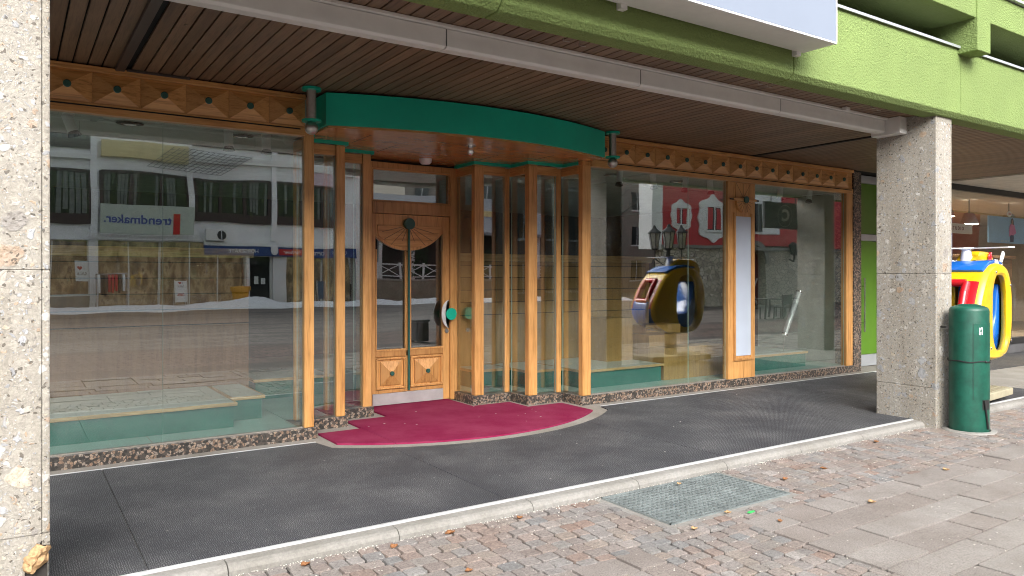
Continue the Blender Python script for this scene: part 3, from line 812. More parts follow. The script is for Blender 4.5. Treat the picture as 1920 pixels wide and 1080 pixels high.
# glazing
def pane(x0, y0, x1, y1, z0=.098, z1=2.892, name='window_pane', th=.010):
    """upright pane from (x0,y0) to (x1,y1)"""
    d = Vector((x1-x0, y1-y0, 0)); L = d.length; d.normalize(); nrm = Vector((-d.y, d.x, 0))*th/2
    a, b_ = Vector((x0,y0,0)), Vector((x1,y1,0))
    mb = MB(); bm_ = mb.bm
    V = lambda p, s_, z: bm_.verts.new((p.x+nrm.x*s_, p.y+nrm.y*s_, z))
    v = {}
    for i, p in enumerate((a, b_)):
        for s_ in (-1, 1):
            for k, z in enumerate((z0, z1)): v[i, s_, k] = V(p, s_, z)
    F = lambda ks, mi: setattr(bm_.faces.new([v[k] for k in ks]), 'material_index', mi)
    F([(0,-1,0),(1,-1,0),(1,-1,1),(0,-1,1)],0); F([(0,1,0),(0,1,1),(1,1,1),(1,1,0)],0)
    F([(0,-1,0),(0,-1,1),(0,1,1),(0,1,0)],1); F([(1,-1,0),(1,1,0),(1,1,1),(1,-1,1)],1)
    F([(0,-1,1),(1,-1,1),(1,1,1),(0,1,1)],1); F([(0,-1,0),(0,1,0),(1,1,0),(1,-1,0)],1)
    return mb.build(name, ['glass','glassedge'], sf)
pane(-1.2,.03,1.088,.03); pane(1.092,.03,2.324,.03)
pane(5.871,.041,7.608,.027); pane(7.612,.036,8.354,.030); pane(8.936,.03,11.214,.03)
pane(2.385,.061,2.385,.399, name='return_pane'); pane(2.42,.42,2.784,.42, name='return_pane')
pane(2.845,.441,2.845,.779, name='return_pane'); pane(2.88,.80,3.234,.80, name='return_pane')
pane(3.30,.821,3.30,1.19, name='return_pane')
pane(4.69,.821,4.69,1.19, name='return_pane'); pane(4.801,.79,5.129,.79, name='return_pane')
pane(5.225,.451,5.225,.769, name='return_pane'); pane(5.341,.42,5.659,.42, name='return_pane')
pane(5.755,.071,5.755,.399, name='return_pane')
# top rails of the folding glass
for (xa,xb,yc) in ((2.42,2.784,.42),(2.88,3.234,.80),(4.801,5.129,.79),(5.341,5.659,.42)):
    mb = MB(); mb.box(xa,yc-.03,2.80,xb,yc+.03,2.905,.004); part(mb, 'top_rail', 'wood_x')
for (xc,ya,yb) in ((2.385,.061,.399),(2.845,.441,.779),(4.69,.821,1.19),(5.225,.451,.769),(5.755,.071,.399)):
    mb = MB(); mb.box(xc-.03,ya,2.80,xc+.03,yb,2.903,.004); part(mb, 'top_rail', 'wood_y')
# clear glazing sill lines
for xa, xb in ((-1.2,2.32),(5.88,8.35),(8.94,11.21)):
    mb = MB(); mb.box(xa,.010,.0985,xb,.052,.106); part(mb, 'glazing_strip', 'floorc')

# ---- entrance door
DY = 1.22
mb = MB()
mb.box(3.38,DY-.03,.0,3.535,DY+.09,2.91,.005); mb.box(4.585,DY-.03,.0,4.73,DY+.09,2.91,.005)
mb.box(3.535,DY-.025,2.84,4.585,DY+.085,2.91,.005); mb.box(3.535,DY-.035,2.30,4.585,DY+.085,2.44,.005)
part(mb, 'door_frame', 'wood_v')
mb = MB(); mb.box(3.535,DY+.02,2.44,4.585,DY+.032,2.84); part(mb, 'transom_pane', 'glass')
mb = MB()
for a in ((3.535,2.44,4.585,2.462),(3.535,2.818,4.585,2.84),(3.535,2.463,3.557,2.817),(4.563,2.463,4.585,2.817)): mb.box(a[0],DY-.012,a[1],a[2],DY+.018,a[3],.003)
part(mb, 'transom_bead', 'wood_x')
D0, D1, DC = 3.54, 4.58, 4.005
mb = MB()
yd0, yd1 = DY-.012, DY+.05
mb.box(D0,yd0,.152,D0+.042,yd1,2.295,.004)                # hinge stile
mb.box(4.49,yd0,.012,D1,yd1,2.295,.004)                    # lock stile
mb.box(D0+.042,yd0,.152,4.49,yd1,.19,.003)
mb.box(D0+.042,yd0,.585,4.49,yd1,.655,.004)
mb.box(DC-.027,yd0,.19,DC+.027,yd1,1.85,.004)
# arched head: rectangle with a hanging segment
R_ = .62; cz = 1.862+R_
hx = [D0+.042+(4.49-D0-.042)*i/28 for i in range(29)]
mb.prism([(4.49,2.294),(D0+.042,2.294)]+[(x, min(2.19, cz-math.sqrt(max(0,R_*R_-(x-DC)**2)))) for x in hx], yd0, yd1, axis='y')
dr = part(mb, 'door', 'wood_v')
mb = MB()
mb.prism([(4.47,2.165),(3.60,2.165)]+[(x, cz+.035-math.sqrt(max(0,R_*R_-(x-DC)**2))) for x in hx if abs(x-DC) < .41], yd0-.012, yd0-.0005, axis='y', bev=.003)
sub(mb, 'sunray_segment', 'wood_x', dr)
mb = MB()
for k in range(1, 10):
    a = PI+PI*k/10
    d = Vector((math.cos(a), 0, math.sin(a)*.75)); 
    e = .40 if abs(d.x) > .5 else .27
    mb.cyl(Vector((DC,yd0-.0125,2.165))+d*.05, Vector((DC,yd0-.0125,2.165))+d*e*(.98 if k not in (1,9) else .9), .0025, n=6)
sub(mb, 'ray_groove', 'darktrim', dr)
for xa, xb in ((D0+.042,DC-.027),(DC+.027,4.49)):
    mb = MB(); mb.box(xa,DY+.015,.655,xb,DY+.027,2.19); sub(mb, 'door_pane', 'glass', dr)
    mb = MB()
    for a in ((xa,.656,xb,.676),(xa,.677,xa+.014,1.87),(xb-.014,.677,xb,1.87)): mb.box(a[0],yd0-.008,a[1],a[2],DY+.014,a[3],.003)
    sub(mb, 'glazing_bead', 'wood_v', dr)
    mb = MB()
    mb.box(xa,yd0+.02,.191,xb,yd1-.01,.584)
    c = (xa+xb)/2
    for a in ((xa+.008,.20,xb-.008,.222),(xa+.008,.553,xb-.008,.575),(xa+.008,.223,xa+.03,.552),(xb-.03,.223,xb-.008,.552)): mb.box(a[0],yd0-.010,a[1],a[2],yd0+.02,a[3],.005)
    l, r, zb, zt = xa+.065, xb-.065, .245, .53; ap = (c, yd0-.030, (zb+zt)/2); ya = yd0+.003
    P4 = [(l,ya,zb),(r,ya,zb),(r,ya,zt),(l,ya,zt)]
    for i in range(4): mb.quad([P4[i],P4[(i+1)%4],ap]); mb.quad([(P4[i][0],yd0+.021,P4[i][2]),(P4[(i+1)%4][0],yd0+.021,P4[(i+1)%4][2]),P4[(i+1)%4],P4[i]])
    pn = sub(mb, 'pyramid_panel', 'wood_v', dr)
    mb = MB(); mb.cyl((c,yd0-.048,(zb+zt)/2),(c,yd0-.02,(zb+zt)/2),.026,n=18); sub(mb, 'knob', 'knob', dr, True)
mb = MB(); mb.box(D0+.002,yd0-.008,.012,4.488,yd1-.01,.150,.003); sub(mb, 'kick_plate', plain('dull_kick_plate',(.40,.375,.375),.45,.2), dr)
mb = MB(); mb.cyl((DC,yd0-.028,.17),(DC,yd0-.028,2.13),.015,n=12); sub(mb, 'centre_rod', 'knob', dr, True)
mb = MB(); mb.cyl((DC,yd0-.06,2.185),(DC,yd0-.013,2.185),.068,n=28); sub(mb, 'rosette', 'knob', dr, True)
# crescent handle with green disc
hz, hx_ = 1.08, 4.535
out = [(hx_-.0+.175*math.cos(a)*.62, hz+.175*math.sin(a)) for a in [R(90)+R(180)*i/24 for i in range(25)]]
inn = [(hx_-.0+.14*math.cos(a)*.40, hz+.172*math.sin(a)) for a in [R(270)-R(180)*i/24 for i in range(25)]]
mb = MB(); mb.prism(out+inn[1:-1], yd0-.085, yd0-.070, axis='y', bev=.002); hd = sub(mb, 'crescent_handle', 'alu', dr)
mb = MB(); mb.cyl((hx_+.02,yd0-.098,hz),(hx_+.02,yd0-.013,hz),.075,n=32); sub(mb, 'handle_disc', 'green', dr, True)
mb = MB(); mb.cyl((4.535,yd0-.014,.865),(4.535,yd0-.0005,.865),.028,n=20); mb.box(4.528,yd0-.018,.85,4.542,yd0-.014,.885); sub(mb, 'lock_cylinder', 'chrome', dr, True)
# right return wall beside door is glass; wall behind the head
mb = MB(); mb.box(2.3,1.31,2.915,5.9,1.36,3.28); part(mb, 'bulkhead', 'dark')

# ================================================================== CANOPY
cp = thing('entrance_canopy', 'curved dark green canopy with glossy wooden underside above the entrance', 'canopy', (4.15,-.3,3.1))
KR, KX = 4.55, 4.15; KY = -.615+KR
front = arc(KX, KY, KR, 2.44, 5.86, 48)
mb = MB()
mb.prism(front+[(5.86,.06),(5.835,.06),(5.835,-.23)]+[(x, y+.03) for x, y in reversed(arc(KX,KY,KR,2.465,5.835,48))]+[(2.465,.06),(2.44,.06)], 2.965, 3.268)
mb.build('fascia', 'green', cp, True)
mb = MB()
pts = [(x, y+.031) for x, y in arc(KX,KY,KR,2.466,5.834,48)]+[(5.834,.06),(5.72,.06),(5.72,.40),(5.19,.40),(5.19,.78),(4.66,.78),(4.66,1.31),(3.35,1.31),(3.35,.78),(2.9,.78),(2.9,.40),(2.466,.40)]
mb.prism(pts, 2.915, 2.945, bev=.003) if False else mb.prism(pts, 2.945, 2.965)
mb.build('underside', 'wood_soffit', cp)
mb = MB()
for a, b_ in (((2.9,.38),(2.95,-.05)),((3.35,.78),(3.42,.25)),((4.70,.74),(4.62,.2)),((5.22,.36),(5.15,-.1))):
    pass
for x, ya, yb in ((2.95,-.15,.36),(3.40,.2,.74),(4.66,.2,.74),(5.2,-.15,.36)): mb.box(x-.003,ya,2.9435,x+.003,yb,2.9465)
mb.build('panel_joint', 'black', cp)
mb = MB(); mb.box(2.43,.062,2.905,5.735,1.30,2.944) if False else None
zl = MB(); zl.prism([(2.43,.062),(2.43,.37),(2.89,.37),(2.89,.75),(3.34,.75),(3.34,1.19),(3.36,1.19),(3.36,.73),(2.91,.73),(2.91,.35),(2.45,.35),(2.45,.062)], 2.908, 2.9445)
zl.build('shadow_strip', 'green', cp); zl = MB(); zl.prism([(4.66,1.19),(4.66,.73),(5.2,.73),(5.2,.36),(5.73,.36),(5.73,.062),(5.71,.062),(5.71,.34),(5.18,.34),(5.18,.71),(4.64,.71),(4.64,1.19)], 2.908, 2.9445)
zl.build('shadow_strip', 'green', cp)
# closing piece between post tops and underside
for x0,x1,y0,y1 in ((2.325,2.42,-.012,.06),(2.785,2.88,.368,.44),(3.235,3.33,.748,.82),(4.67,4.80,.738,.82),(5.21,5.34,.368,.45),(5.74,5.87,-.012,.07)):
    mb = MB(); mb.box(x0+.004,y0+.004,2.90,x1-.004,y1-.004,2.9445); part(mb, 'post_head', 'wood_v')
mb = MB(); mb.lathe([(.0,.05),(.075,.05),(.075,.03),(.07,.0),(.05,-.02),(0,-.028)], (4.08,.89,2.90), 28)
cl = tag(mb.build('ceiling_lamp', 'white', None, True), 'small white dome lamp under the canopy nearest the door', 'ceiling lamp')
t = thing('ceiling_spot', 'steel bullet spotlight under the canopy in front of the dome lamp', 'ceiling lamp', (4.06,-.19,2.90))
mb = MB(); mb.lathe([(0,.045),(.062,.045),(.062,.035),(.03,.025),(.03,.018),(0,.018)], (4.06,-.19,2.90), 24); mb.build('base', 'chrome', t, True)
mb = MB(); mb.lathe([(0,.02),(.03,.018),(.037,-.01),(.034,-.04),(.02,-.058),(0,-.064)], (4.06,-.19,2.90), 24); mb.build('spot_head', 'chrome', t, True)
# finials
def finial(x, y, l):
    t = thing('column_finial', l, 'ornament', (x,y,2.96), 'steel column ornaments at the canopy ends')
    mb = MB(); mb.cyl((x,y,2.99),(x,y,3.262),.044,n=28); mb.build('tube', 'steel', t, True)
    mb = MB(); mb.cyl((x,y,3.262),(x,y,3.284),.088,n=32); mb.build('flange', 'green', t, True)
    mb = MB(); mb.cyl((x,y,2.972),(x,y,2.99),.088,n=32); mb.build('flange', 'green', t, True)
    mb = MB(); mb.sph((x,y,2.915),.062,u=28,v=18); mb.build('ball', 'steel', t, True)
finial(2.295,-.30,'brushed steel tube with green flanges and ball at the left canopy end')
finial(6.01,-.25,'brushed steel tube with green flanges and ball at the right canopy end')
# ================================================================== SHOP INTERIOR
IX0, IX1 = -4.0, 11.55
mb = MB(); mb.box(IX0,.112,.03,2.30,6.5,.094); mb.box(2.30,1.25,.03,5.80,6.5,.093) ; mb.box(2.31,.52,.03,2.77,1.249,.094); mb.box(2.78,.9,.03,3.2,1.249,.094)
mb.box(5.88,.112,.03,IX1,6.5,.094); mb.box(5.345,.52,.03,5.879,1.249,.094); mb.box(4.81,.9,.03,5.344,1.249,.094)
struct(mb.build('shop_floor', 'tile'))
mb = MB()
for x in (-.3,1.02,2.28,6.9,8.2,9.5): mb.box(x-.004,.115,.0945,x+.004,.45,.0955)
struct(mb.build('shop_floor_joint', 'floorc'))
mb = MB(); mb.box(IX0,.065,2.93,2.36,1.30,2.96); mb.box(2.361,.46,2.93,2.82,1.30,2.96); mb.box(2.821,.84,2.93,3.28,1.30,2.96); mb.box(4.72,.84,2.93,5.25,1.30,2.96); mb.box(5.251,.46,2.93,5.78,1.30,2.96); mb.box(5.781,.065,2.93,11.39,1.30,2.96) ; mb.box(IX0,1.37,2.93,IX1,6.5,2.96); mb.box(IX0,.061,2.961,2.43,.09,3.28); mb.box(5.87,.061,2.961,11.39,.09,3.28)
o = mb.build('shop_ceiling', 'ceil'); struct(o)
mb = MB(); mb.box(IX0,6.5,-.1,IX1+.3,6.7,3.34); mb.box(IX0-.2,.0,-.1,IX0,6.7,3.34); mb.box(11.551,.31,-.1,11.75,6.5,3.29)
struct(mb.build('shop_back_wall', 'dark'))
mb = MB(); mb.box(11.46,.12,.0945,11.549,1.9,2.929)
M['sidewall'] = plain('pale_side_wall', (.42,.47,.44), .7)
struct(mb.build('shop_side_wall', 'sidewall'))

def plinth(blocks, label, group='felt covered display platforms'):
    xs = [b_[0] for b_ in blocks]
    t = thing('display_platform', label, 'platform', ((blocks[0][0]+blocks[0][1])/2, blocks[0][2]+.5, .095), group)
    for (xa, xb, ya, yb) in blocks:
        mb = MB(); mb.box(xa+.03,ya+.03,.0955,xb-.03,yb,.302); mb.build('felt_front', 'teal', t)
        mb = MB(); mb.box(xa,ya,.3025,xb,ya+.026,.335,.004); mb.box(xb-.026,ya+.027,.3025,xb,yb,.335,.004); mb.box(xa,ya+.027,.3025,xa+.026,yb,.335,.004); mb.build('oak_edge', 'oakedge', t)
        mb = MB(); mb.box(xa+.027,ya+.027,.303,xb-.027,yb,.337); mb.build('top', 'lino', t)
    return t
plinth([(-1.2,1.81,.41,1.68),(1.815,2.16,.72,1.68)], 'stepped teal felt platform with oak edge in the left display window')
plinth([(6.10,7.55,.42,1.68),(5.50,6.095,.80,1.68),(4.95,5.495,1.22,1.68)], 'stepped teal felt platform behind the folding glass and large right window')
plinth([(9.0,10.75,.36,1.68)], 'teal felt platform in the narrow right display window')
plinth([(2.35,3.3,1.9,2.6)], 'low teal platform behind the folding glass left of the door')
# slatted wooden display walls with a crown moulding
def display_wall(xa, xb, y, label, top=1.76):
    t = thing('display_wall', label, 'display wall', ((xa+xb)/2, y, .095), 'slatted wooden display walls')
    mb = MB(); z = .0955
    edges = [.0955, 1.02, 1.19, 1.36, 1.53, 1.70, top-.0]
    for za, zb in zip(edges, edges[1:]):
        mb.box(xa, y, za+.005, xb, y+.03, zb-.005, .003)
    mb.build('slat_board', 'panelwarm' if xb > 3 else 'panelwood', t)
    mb = MB(); mb.box(xa+.01,y+.02,.0955,xb-.01,y+.04,top-.01); mb.build('backing', 'black', t)
    mb = MB(); mb.prism([(y+.04,top),(y-.01,top),(y-.03,top+.03),(y-.035,top+.05),(y-.075,top+.085),(y-.075,top+.10),(y+.04,top+.10)], xa-.02, xb+.05, axis='x', bev=.002); mb.build('crown_moulding', 'oakedge', t)
    mb = MB(); 
    for x in (xa+.03, (xa+xb)/2, xb-.04): mb.box(x-.035,y-.012,.34,x+.035,y-.0005,top-.002,.003)
    if xb > 3: mb.build('stile', 'panelwarm', t)
    else: mb.bm.free()
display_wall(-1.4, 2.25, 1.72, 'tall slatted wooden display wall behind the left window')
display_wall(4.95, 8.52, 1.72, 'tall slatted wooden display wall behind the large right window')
mb = MB()
mb.box(7.565,.44,.0955,8.275,.75,.545,.004); mb.box(8.28,.44,.0955,8.80,.75,.545,.004); mb.box(7.60,.70+.06,.0955,8.40,1.2,.70,.004)
tag(mb.build('display_box', 'panelwarm'), 'stepped plain wooden display box at the right end of the large window', 'display box')
mb = MB(); mb.box(7.0,1.0,.338,7.5,1.45,.95,.004)
tag(mb.build('display_pedestal', 'panelwarm'), 'square wooden pedestal standing on the platform in the large right window', 'pedestal')
mb = MB(); mb.box(8.05,1.3,.0955,8.8,1.68,.80,.004)
tag(mb.build('low_cabinet', 'panelwarm'), 'low wooden cabinet behind the stepped display box', 'cabinet')
# clear tube hung in the narrow window
t = thing('acrylic_tube', 'clear acrylic tube leaning diagonally in the narrow right window', 'tube', (10.52,.5,.96))
mb = MB(); mb.cyl((10.34,.5,.63),(10.70,.5,1.28),.046,n=20,cap=False); mb.build('tube_wall', plain('clear_plastic',(.55,.56,.57),.12,0,.8), t, True)
mb = MB(); mb.cyl((10.325,.5,.60),(10.34,.5,.63),.049,n=20); mb.cyl((10.70,.5,1.28),(10.715,.5,1.305),.049,n=20); mb.build('end_cap', 'chrome', t, True)
mb = MB(); mb.tube([(10.335,.499,.60),(10.29,.499,.337)], .004, 6); mb.build('wire', 'steel', t)
mb = MB(); mb.cyl((9.55,.62,.338),(9.55,.62,.395),.012,n=10); mb.cyl((9.55,.62,.338),(9.55,.62,.343),.025,n=12)
tag(mb.build('price_pin', 'white'), 'tiny white pin standing on the platform in the narrow right window', 'pin')
# spotlights
def spot(x, y, l, tilt=(.0,.3)):
    t = thing('display_spotlight', l, 'spotlight', (x,y,2.93), 'white cylinder spotlights on the shop ceiling')
    d = Vector((tilt[0], -tilt[1]*.6, -1)).normalized()
    p = Vector((x,y,2.87))
    mb = MB(); mb.cyl((x,y,2.93),(x,y,2.915),.045,n=20); mb.cyl((x,y,2.915),(x,y,2.86),.008,n=8); mb.build('mount', 'white', t, True)
    mb = MB(); mb.cyl(p-d*.05, p+d*.10, .042, .042, 20); mb.build('housing', 'white', t, True)
    mb = MB(); mb.cyl(p+d*.10, p+d*.135, .04, .055, 20, cap=False); mb.cyl(p+d*.102, p+d*.106, .036, n=16); mb.build('reflector', 'rubber', t, True)
nm = ['leftmost spotlight in the left window, close to the concrete pillar','middle spotlight in the left window','spotlight in the left window nearest the entrance']
for (x,l,tl) in ((.40,nm[0],.35),(1.70,nm[1],0),(2.05,nm[2],.0)): spot(x,.30,l,(tl,.2))
for (x,l,tl) in ((6.62,'first spotlight right of the entrance in the large right window',-.2),(7.22,'second spotlight from the entrance in the large right window',0),(7.85,'third spotlight from the entrance in the large right window',-.25),(8.35,'spotlight beside the sunray pilaster in the large right window',0),
    (9.28,'spotlight nearest the pilaster in the narrow right window',-.2),(9.95,'middle spotlight in the narrow right window',-.2),(10.7,'rightmost spotlight in the narrow right window',-.35)): spot(x,.30,l,(tl,.2))
def downlight(x, y, l):
    t = thing('downlight', l, 'downlight', (x,y,2.93), 'round downlights in the shop ceiling')
    mb = MB(); mb.lathe([(.115,.0),(.115,-.012),(.085,-.014),(.08,0)], (x,y,2.929), 28); mb.build('trim_ring', 'chrome', t, True)
    mb = MB(); mb.lathe([(.08,-.004),(.05,-.006),(0,-.006)], (x,y,2.929), 24); mb.build('lens', 'rubber', t, True)
for x,y,l in ((.88,.42,'ceiling downlight in the left window behind the pyramid frieze'),(1.86,.48,'ceiling downlight between two spotlights in the left window'),(6.75,.60,'ceiling downlight nearest the entrance in the large right window'),(8.0,.6,'ceiling downlight near the pilaster in the large right window')): downlight(x,y,l)

# ================================================================== RIGHT OF THE SHOP: green door and lit neighbour
gd = thing('side_entrance', 'apple green panelled side entrance in a grey frame beside the granite jamb', 'door', (12.3,.30,0))
mb = MB(); mb.box(11.752,.30,2.28,13.2,.36,3.15,.004); mb.build('upper_panel', 'apple', gd)
mb = MB(); mb.box(11.752,.29,.20,12.75,.35,2.16,.004); mb.build('door_leaf', 'apple', gd)
mb = MB(); mb.box(11.752,.27,2.165,13.2,.37,2.275,.004); mb.box(11.752,.27,3.155,13.2,.37,3.285,.004); mb.box(12.755,.27,0,12.85,.37,2.16,.004); mb.build('frame', 'flash', gd)
mb = MB(); mb.box(11.752,.285,.0,12.75,.34,.195,.003); mb.build('kick_plate', 'flash', gd)
mb = MB(); mb.tube([(12.13,.22,.60),(12.13,.22,1.52)],.014,10); mb.cyl((12.13,.22,.75),(12.13,.29,.75),.009,n=8); mb.cyl((12.13,.22,1.38),(12.13,.29,1.38),.009,n=8); mb.build('handle', 'chrome', gd, True)
mb = MB(); mb.box(12.86,.29,.0,13.2,.34,2.16,.004); mb.build('side_panel', 'apple', gd)

ns = thing('neighbour_shop', 'brightly lit clothes shop behind glass at the far right', 'shop', (16,0,0))
NX0, NX1 = 13.21, 26
mb = MB(); mb.box(NX0,-.10,3.16,NX1,-.02,3.27); mb.box(NX0,-.10,0,NX0+.08,-.02,3.159)
for x in (20.3,): mb.box(x,-.10,.30,x+.06,-.02,3.159)
mb.box(NX0+.081,-.115,.19,NX1,-.0,.30); mb.build('frame', 'rubber', ns)
mb = MB(); mb.box(NX0+.081,-.08,-.012,NX1,-.02,.188); mb.build('base_panel', concrete('dark_grey_base',(.10,.10,.105)), ns)
mb = MB(); mb.box(NX0+.081,-.065,.301,NX1,-.055,3.159); mb.build('window_pane', 'glassplain', ns)
M['nwall'] = plain('warm_grey_shop_wall', (.40,.36,.31), .8, 0, .4, .3, 1.2)
M['nfloor'] = plain('shop_parquet', (.30,.24,.18), .4)
M['nceil'] = plain('brown_grey_ceiling', (.32,.28,.24), .8)
mb = MB(); mb.box(NX0,7.5,0,NX1+2,7.6,3.34); mb.box(NX0-.02,.38,0,NX0,7.5,3.34); mb.box(NX1+2,0,0,NX1+2.1,7.5,3.34); mb.build('wall', 'nwall', ns)
mb = MB(); mb.box(NX0,-.019,-.005,NX1+2,7.5,.05); mb.build('floor_board', 'nfloor', ns)
mb = MB(); mb.box(NX0,-.01,3.275,NX1+2,7.5,3.33); mb.build('ceiling_panel', 'nceil', ns)
mb = MB(); mb.box(14.2,-2.83,3.27,30,-.105,3.33); struct(mb.build('neighbour_soffit', plain('pale_grey_soffit',(.70,.68,.64),.7)))
mb = MB(); mb.box(11.65,-2.2,-.0115,30,-1.2,-.004); struct(mb.build('pavement_strip', 'floorc'))
mb = MB(); mb.box(13.3,-1.19,-.0115,26,-.12,.004); tag(mb.build('rubber_mat', 'mat'), 'dark entrance mat in front of the lit clothes shop', 'floor mat')
def pend(x, y, z, warm, l):
    t = thing('shop_lamp', l, 'ceiling lamp', (x,y,z), 'lit lamps in the neighbouring shop')
    mb = MB()
    if warm: mb.lathe([(0,.05),(.26,.045),(.28,.0)], (x,y,z), 24)
    else: mb.lathe([(.05,.26),(.10,.25),(.20,.0)], (x,y,z), 24)
    mb.build('shade', 'nceil', t, True)
    mb = MB(); mb.lathe([(0,.004),(.25 if warm else .17,.004),(.25 if warm else .17,-.006),(0,-.006)], (x,y,z), 24); mb.build('diffuser', 'lampwarm' if warm else 'lampwhite', t, True)
    mb = MB(); mb.cyl((x,y,z+.04),(x,y,3.275),.012,n=8); mb.build('rod', 'rubber', t)
for x,y,z,w,l in ((16.2,.9,2.80,0,'white lit cone lamp nearest the concrete pillar in the neighbouring shop'),(17.9,1.2,2.72,0,'white lit cone lamp further right in the neighbouring shop'),
    (18.6,2.2,2.78,1,'round warm lamp in the middle of the neighbouring shop'),(19.1,3.4,2.62,1,'round warm lamp deep in the neighbouring shop'),(20.6,3.2,2.72,1,'round warm lamp above the blue poster'),(17.6,3.1,2.55,1,'small warm lamp above the studio sign'),(20.3,4.8,2.60,1,'farthest warm lamp in the neighbouring shop'),(19.6,1.1,2.76,0,'white lit cone lamp above the blue poster near the glass'),(16.4,2.6,2.66,1,'warm lamp deep behind the concrete pillar edge')): pend(x,y,z,w,l)
# studio sign
t = thing('shop_sign', 'pale mint sign with spaced capitals hanging in the lit shop', 'sign', (15.9,.5,2.5))
mb = MB(); mb.box(15.0,.50,2.42,16.52,.53,2.62,.003); mb.build('board', plain('mint_board',(.72,.86,.78),.5,0,.5,.03), t)
mb = MB(); put_text(mb, 'STUDIO', .105, (15.90,.4985,2.52), FACE_STREET, space=1.55); mb.build('lettering', 'rubber', t)
# poster of a woman in a pink jacket
t = thing('window_poster', 'blue poster of a person in a pink jacket in the lit shop', 'poster', (18.3,.6,2.5))
mb = MB(); mb.box(17.45,.60,2.28,19.6,.62,2.86); mb.build('sheet', plain('poster_blue',(.34,.60,.88),.5,0,.4,.08,2), t)
def flat(pts, name, mat_, y=.596, th=.003):
    mb = MB(); mb.prism([(18.53+a*.62,2.315+b_*.62) for a,b_ in pts], y-th, y, axis='y'); mb.build(name, mat_, t)
M['pink'] = plain('pink_cloth',(.80,.26,.50),.7,0,.3,.1,20); M['skin'] = plain('skin_tone',(.40,.22,.14),.6); M['navy'] = plain('navy_cloth',(.02,.035,.11),.7)
flat([(-.13,0),(.13,0),(.15,.16),(.13,.34),(-.13,.34),(-.15,.16)],'trousers','navy')
flat([(-.22,.18),(-.10,.24),(.12,.24),(.30,.32),(.32,.36),(.26,.46),(.18,.60),(.07,.65),(-.07,.65),(-.17,.60),(-.22,.42)],'jacket','pink',.5925)
flat([(-.045,.62),(.045,.62),(.075,.72),(.06,.80),(-.06,.80),(-.075,.72)],'face','skin',.589)
flat([(-.10,.66),(-.08,.80),(0,.86),(.08,.80),(.12,.62),(.07,.62),(.065,.77),(-.06,.79),(-.065,.70)],'hair','rubber',.5855)
mb = MB(); put_text(mb, 'BEST ONE & DOIN', .05, (18.30,.5955,2.325), FACE_STREET, space=1.5, depth=.002); mb.build('lettering', 'white', t)
mb = MB(); mb.box(16.72,1.2,1.6,17.15,1.23,2.85); tag(mb.build('blue_banner', plain('pale_blue_banner',(.45,.60,.90),.5)), 'upright pale blue banner in the lit shop beside the studio sign', 'banner')
t = thing('tag_sign', 'small white oval tag with red lettering hanging in the lit shop', 'sign', (17.4,.2,2.88))
mb = MB(); mb.sph((17.46,.2,2.86),.1,(1.1,.08,.62)); mb.build('plate', 'white', t, True)
mb = MB(); put_text(mb, 'SALE', .06, (17.46,.188,2.86), FACE_STREET, depth=.003); mb.build('lettering', 'red', t)
# shelf wall, counter and hat stand silhouettes
mb = MB(); mb.box(18.0,1.4,.051,20.5,1.7,1.98,.01); mb.box(17.9,1.35,1.981,20.6,1.75,2.05,.004)
tag(mb.build('shop_counter', wood('brick_brown_wood',(.25,.13,.06),(.36,.2,.1),0,.6)), 'brown wooden wall unit below the blue poster', 'wall unit')
mb = MB(); mb.box(17.0,2.0,.05,17.35,2.35,3.27,.01)
tag(mb.build('shop_column', 'nwall'), 'grey square column inside the lit shop', 'column')
for k,(x,z,c,l) in enumerate(((15.6,1.55,'green','dark green garments on a rail under the studio sign'),(15.2,1.35,'red','red garments on a rail behind the helicopter ride'),(16.5,1.5,'rubber','black garments on a rail beside the blue banner'))):
    t = thing('clothes_rail', l, 'clothes rail', (x,1.6+k*.4,.05), 'clothes rails in the lit shop')
    y = 1.6+k*.4
    mb = MB(); mb.tube([(x-.5,y,.06),(x-.5,y,z+.6),(x+.5,y,z+.6),(x+.5,y,.06)],.015,8); mb.build('rail', 'chrome', t)
    for j in range(7):
        mb = MB(); xx = x-.4+j*.13
        mb.prism([(y-.20,z-.45),(y+.20,z-.45),(y+.22,z+.35),(y+.05,z+.55),(y-.05,z+.55),(y-.22,z+.35)], xx-.03, xx+.03, axis='x', bev=.012); mb.build('garment', c, t)
t = thing('goods_shelf', 'shelf with folded garments and boxes along the rear of the lit shop', 'shelf', (18,5.2,.05))
mb = MB()
for z in (.5,.95,1.4,1.85): mb.box(14.2,5.0,z,24,5.4,z+.03)
for x in (14.2,16.6,19,21.4,23.96): mb.box(x,5.0,.05,x+.04,5.4,2.1)
mb.build('rack', 'panelwarm', t)
rnd = random.Random(4)
for z in (.53,.98,1.43,1.88):
    x = 14.4
    while x < 23.6:
        w_ = rnd.uniform(.2,.45); h_ = rnd.uniform(.12,.34)
        mb = MB(); mb.box(x,5.02,z,x+w_,5.36,z+h_,.015); mb.build('folded_stack', rnd.choice(['white','red','blue','darktrim','rubber','leaf2','pink','navy','teal']), t)
        x += w_+rnd.uniform(.05,.3)
t = thing('lounge_chair', 'dark rounded chair inside the lit shop near the glass', 'chair', (17.2,.7,.05))
mb = MB(); mb.sph((17.2,.7,.50),.38,(1.1,.8,.38)); mb.build('seat','nwall',t,True)
mb = MB()
for a in (0.6,2.2,3.8,5.4): mb.cyl((17.2,.7,.45),(17.2+.3*math.cos(a),.7+.3*math.sin(a),.051),.015,n=8)
mb.build('leg_frame','rubber',t)

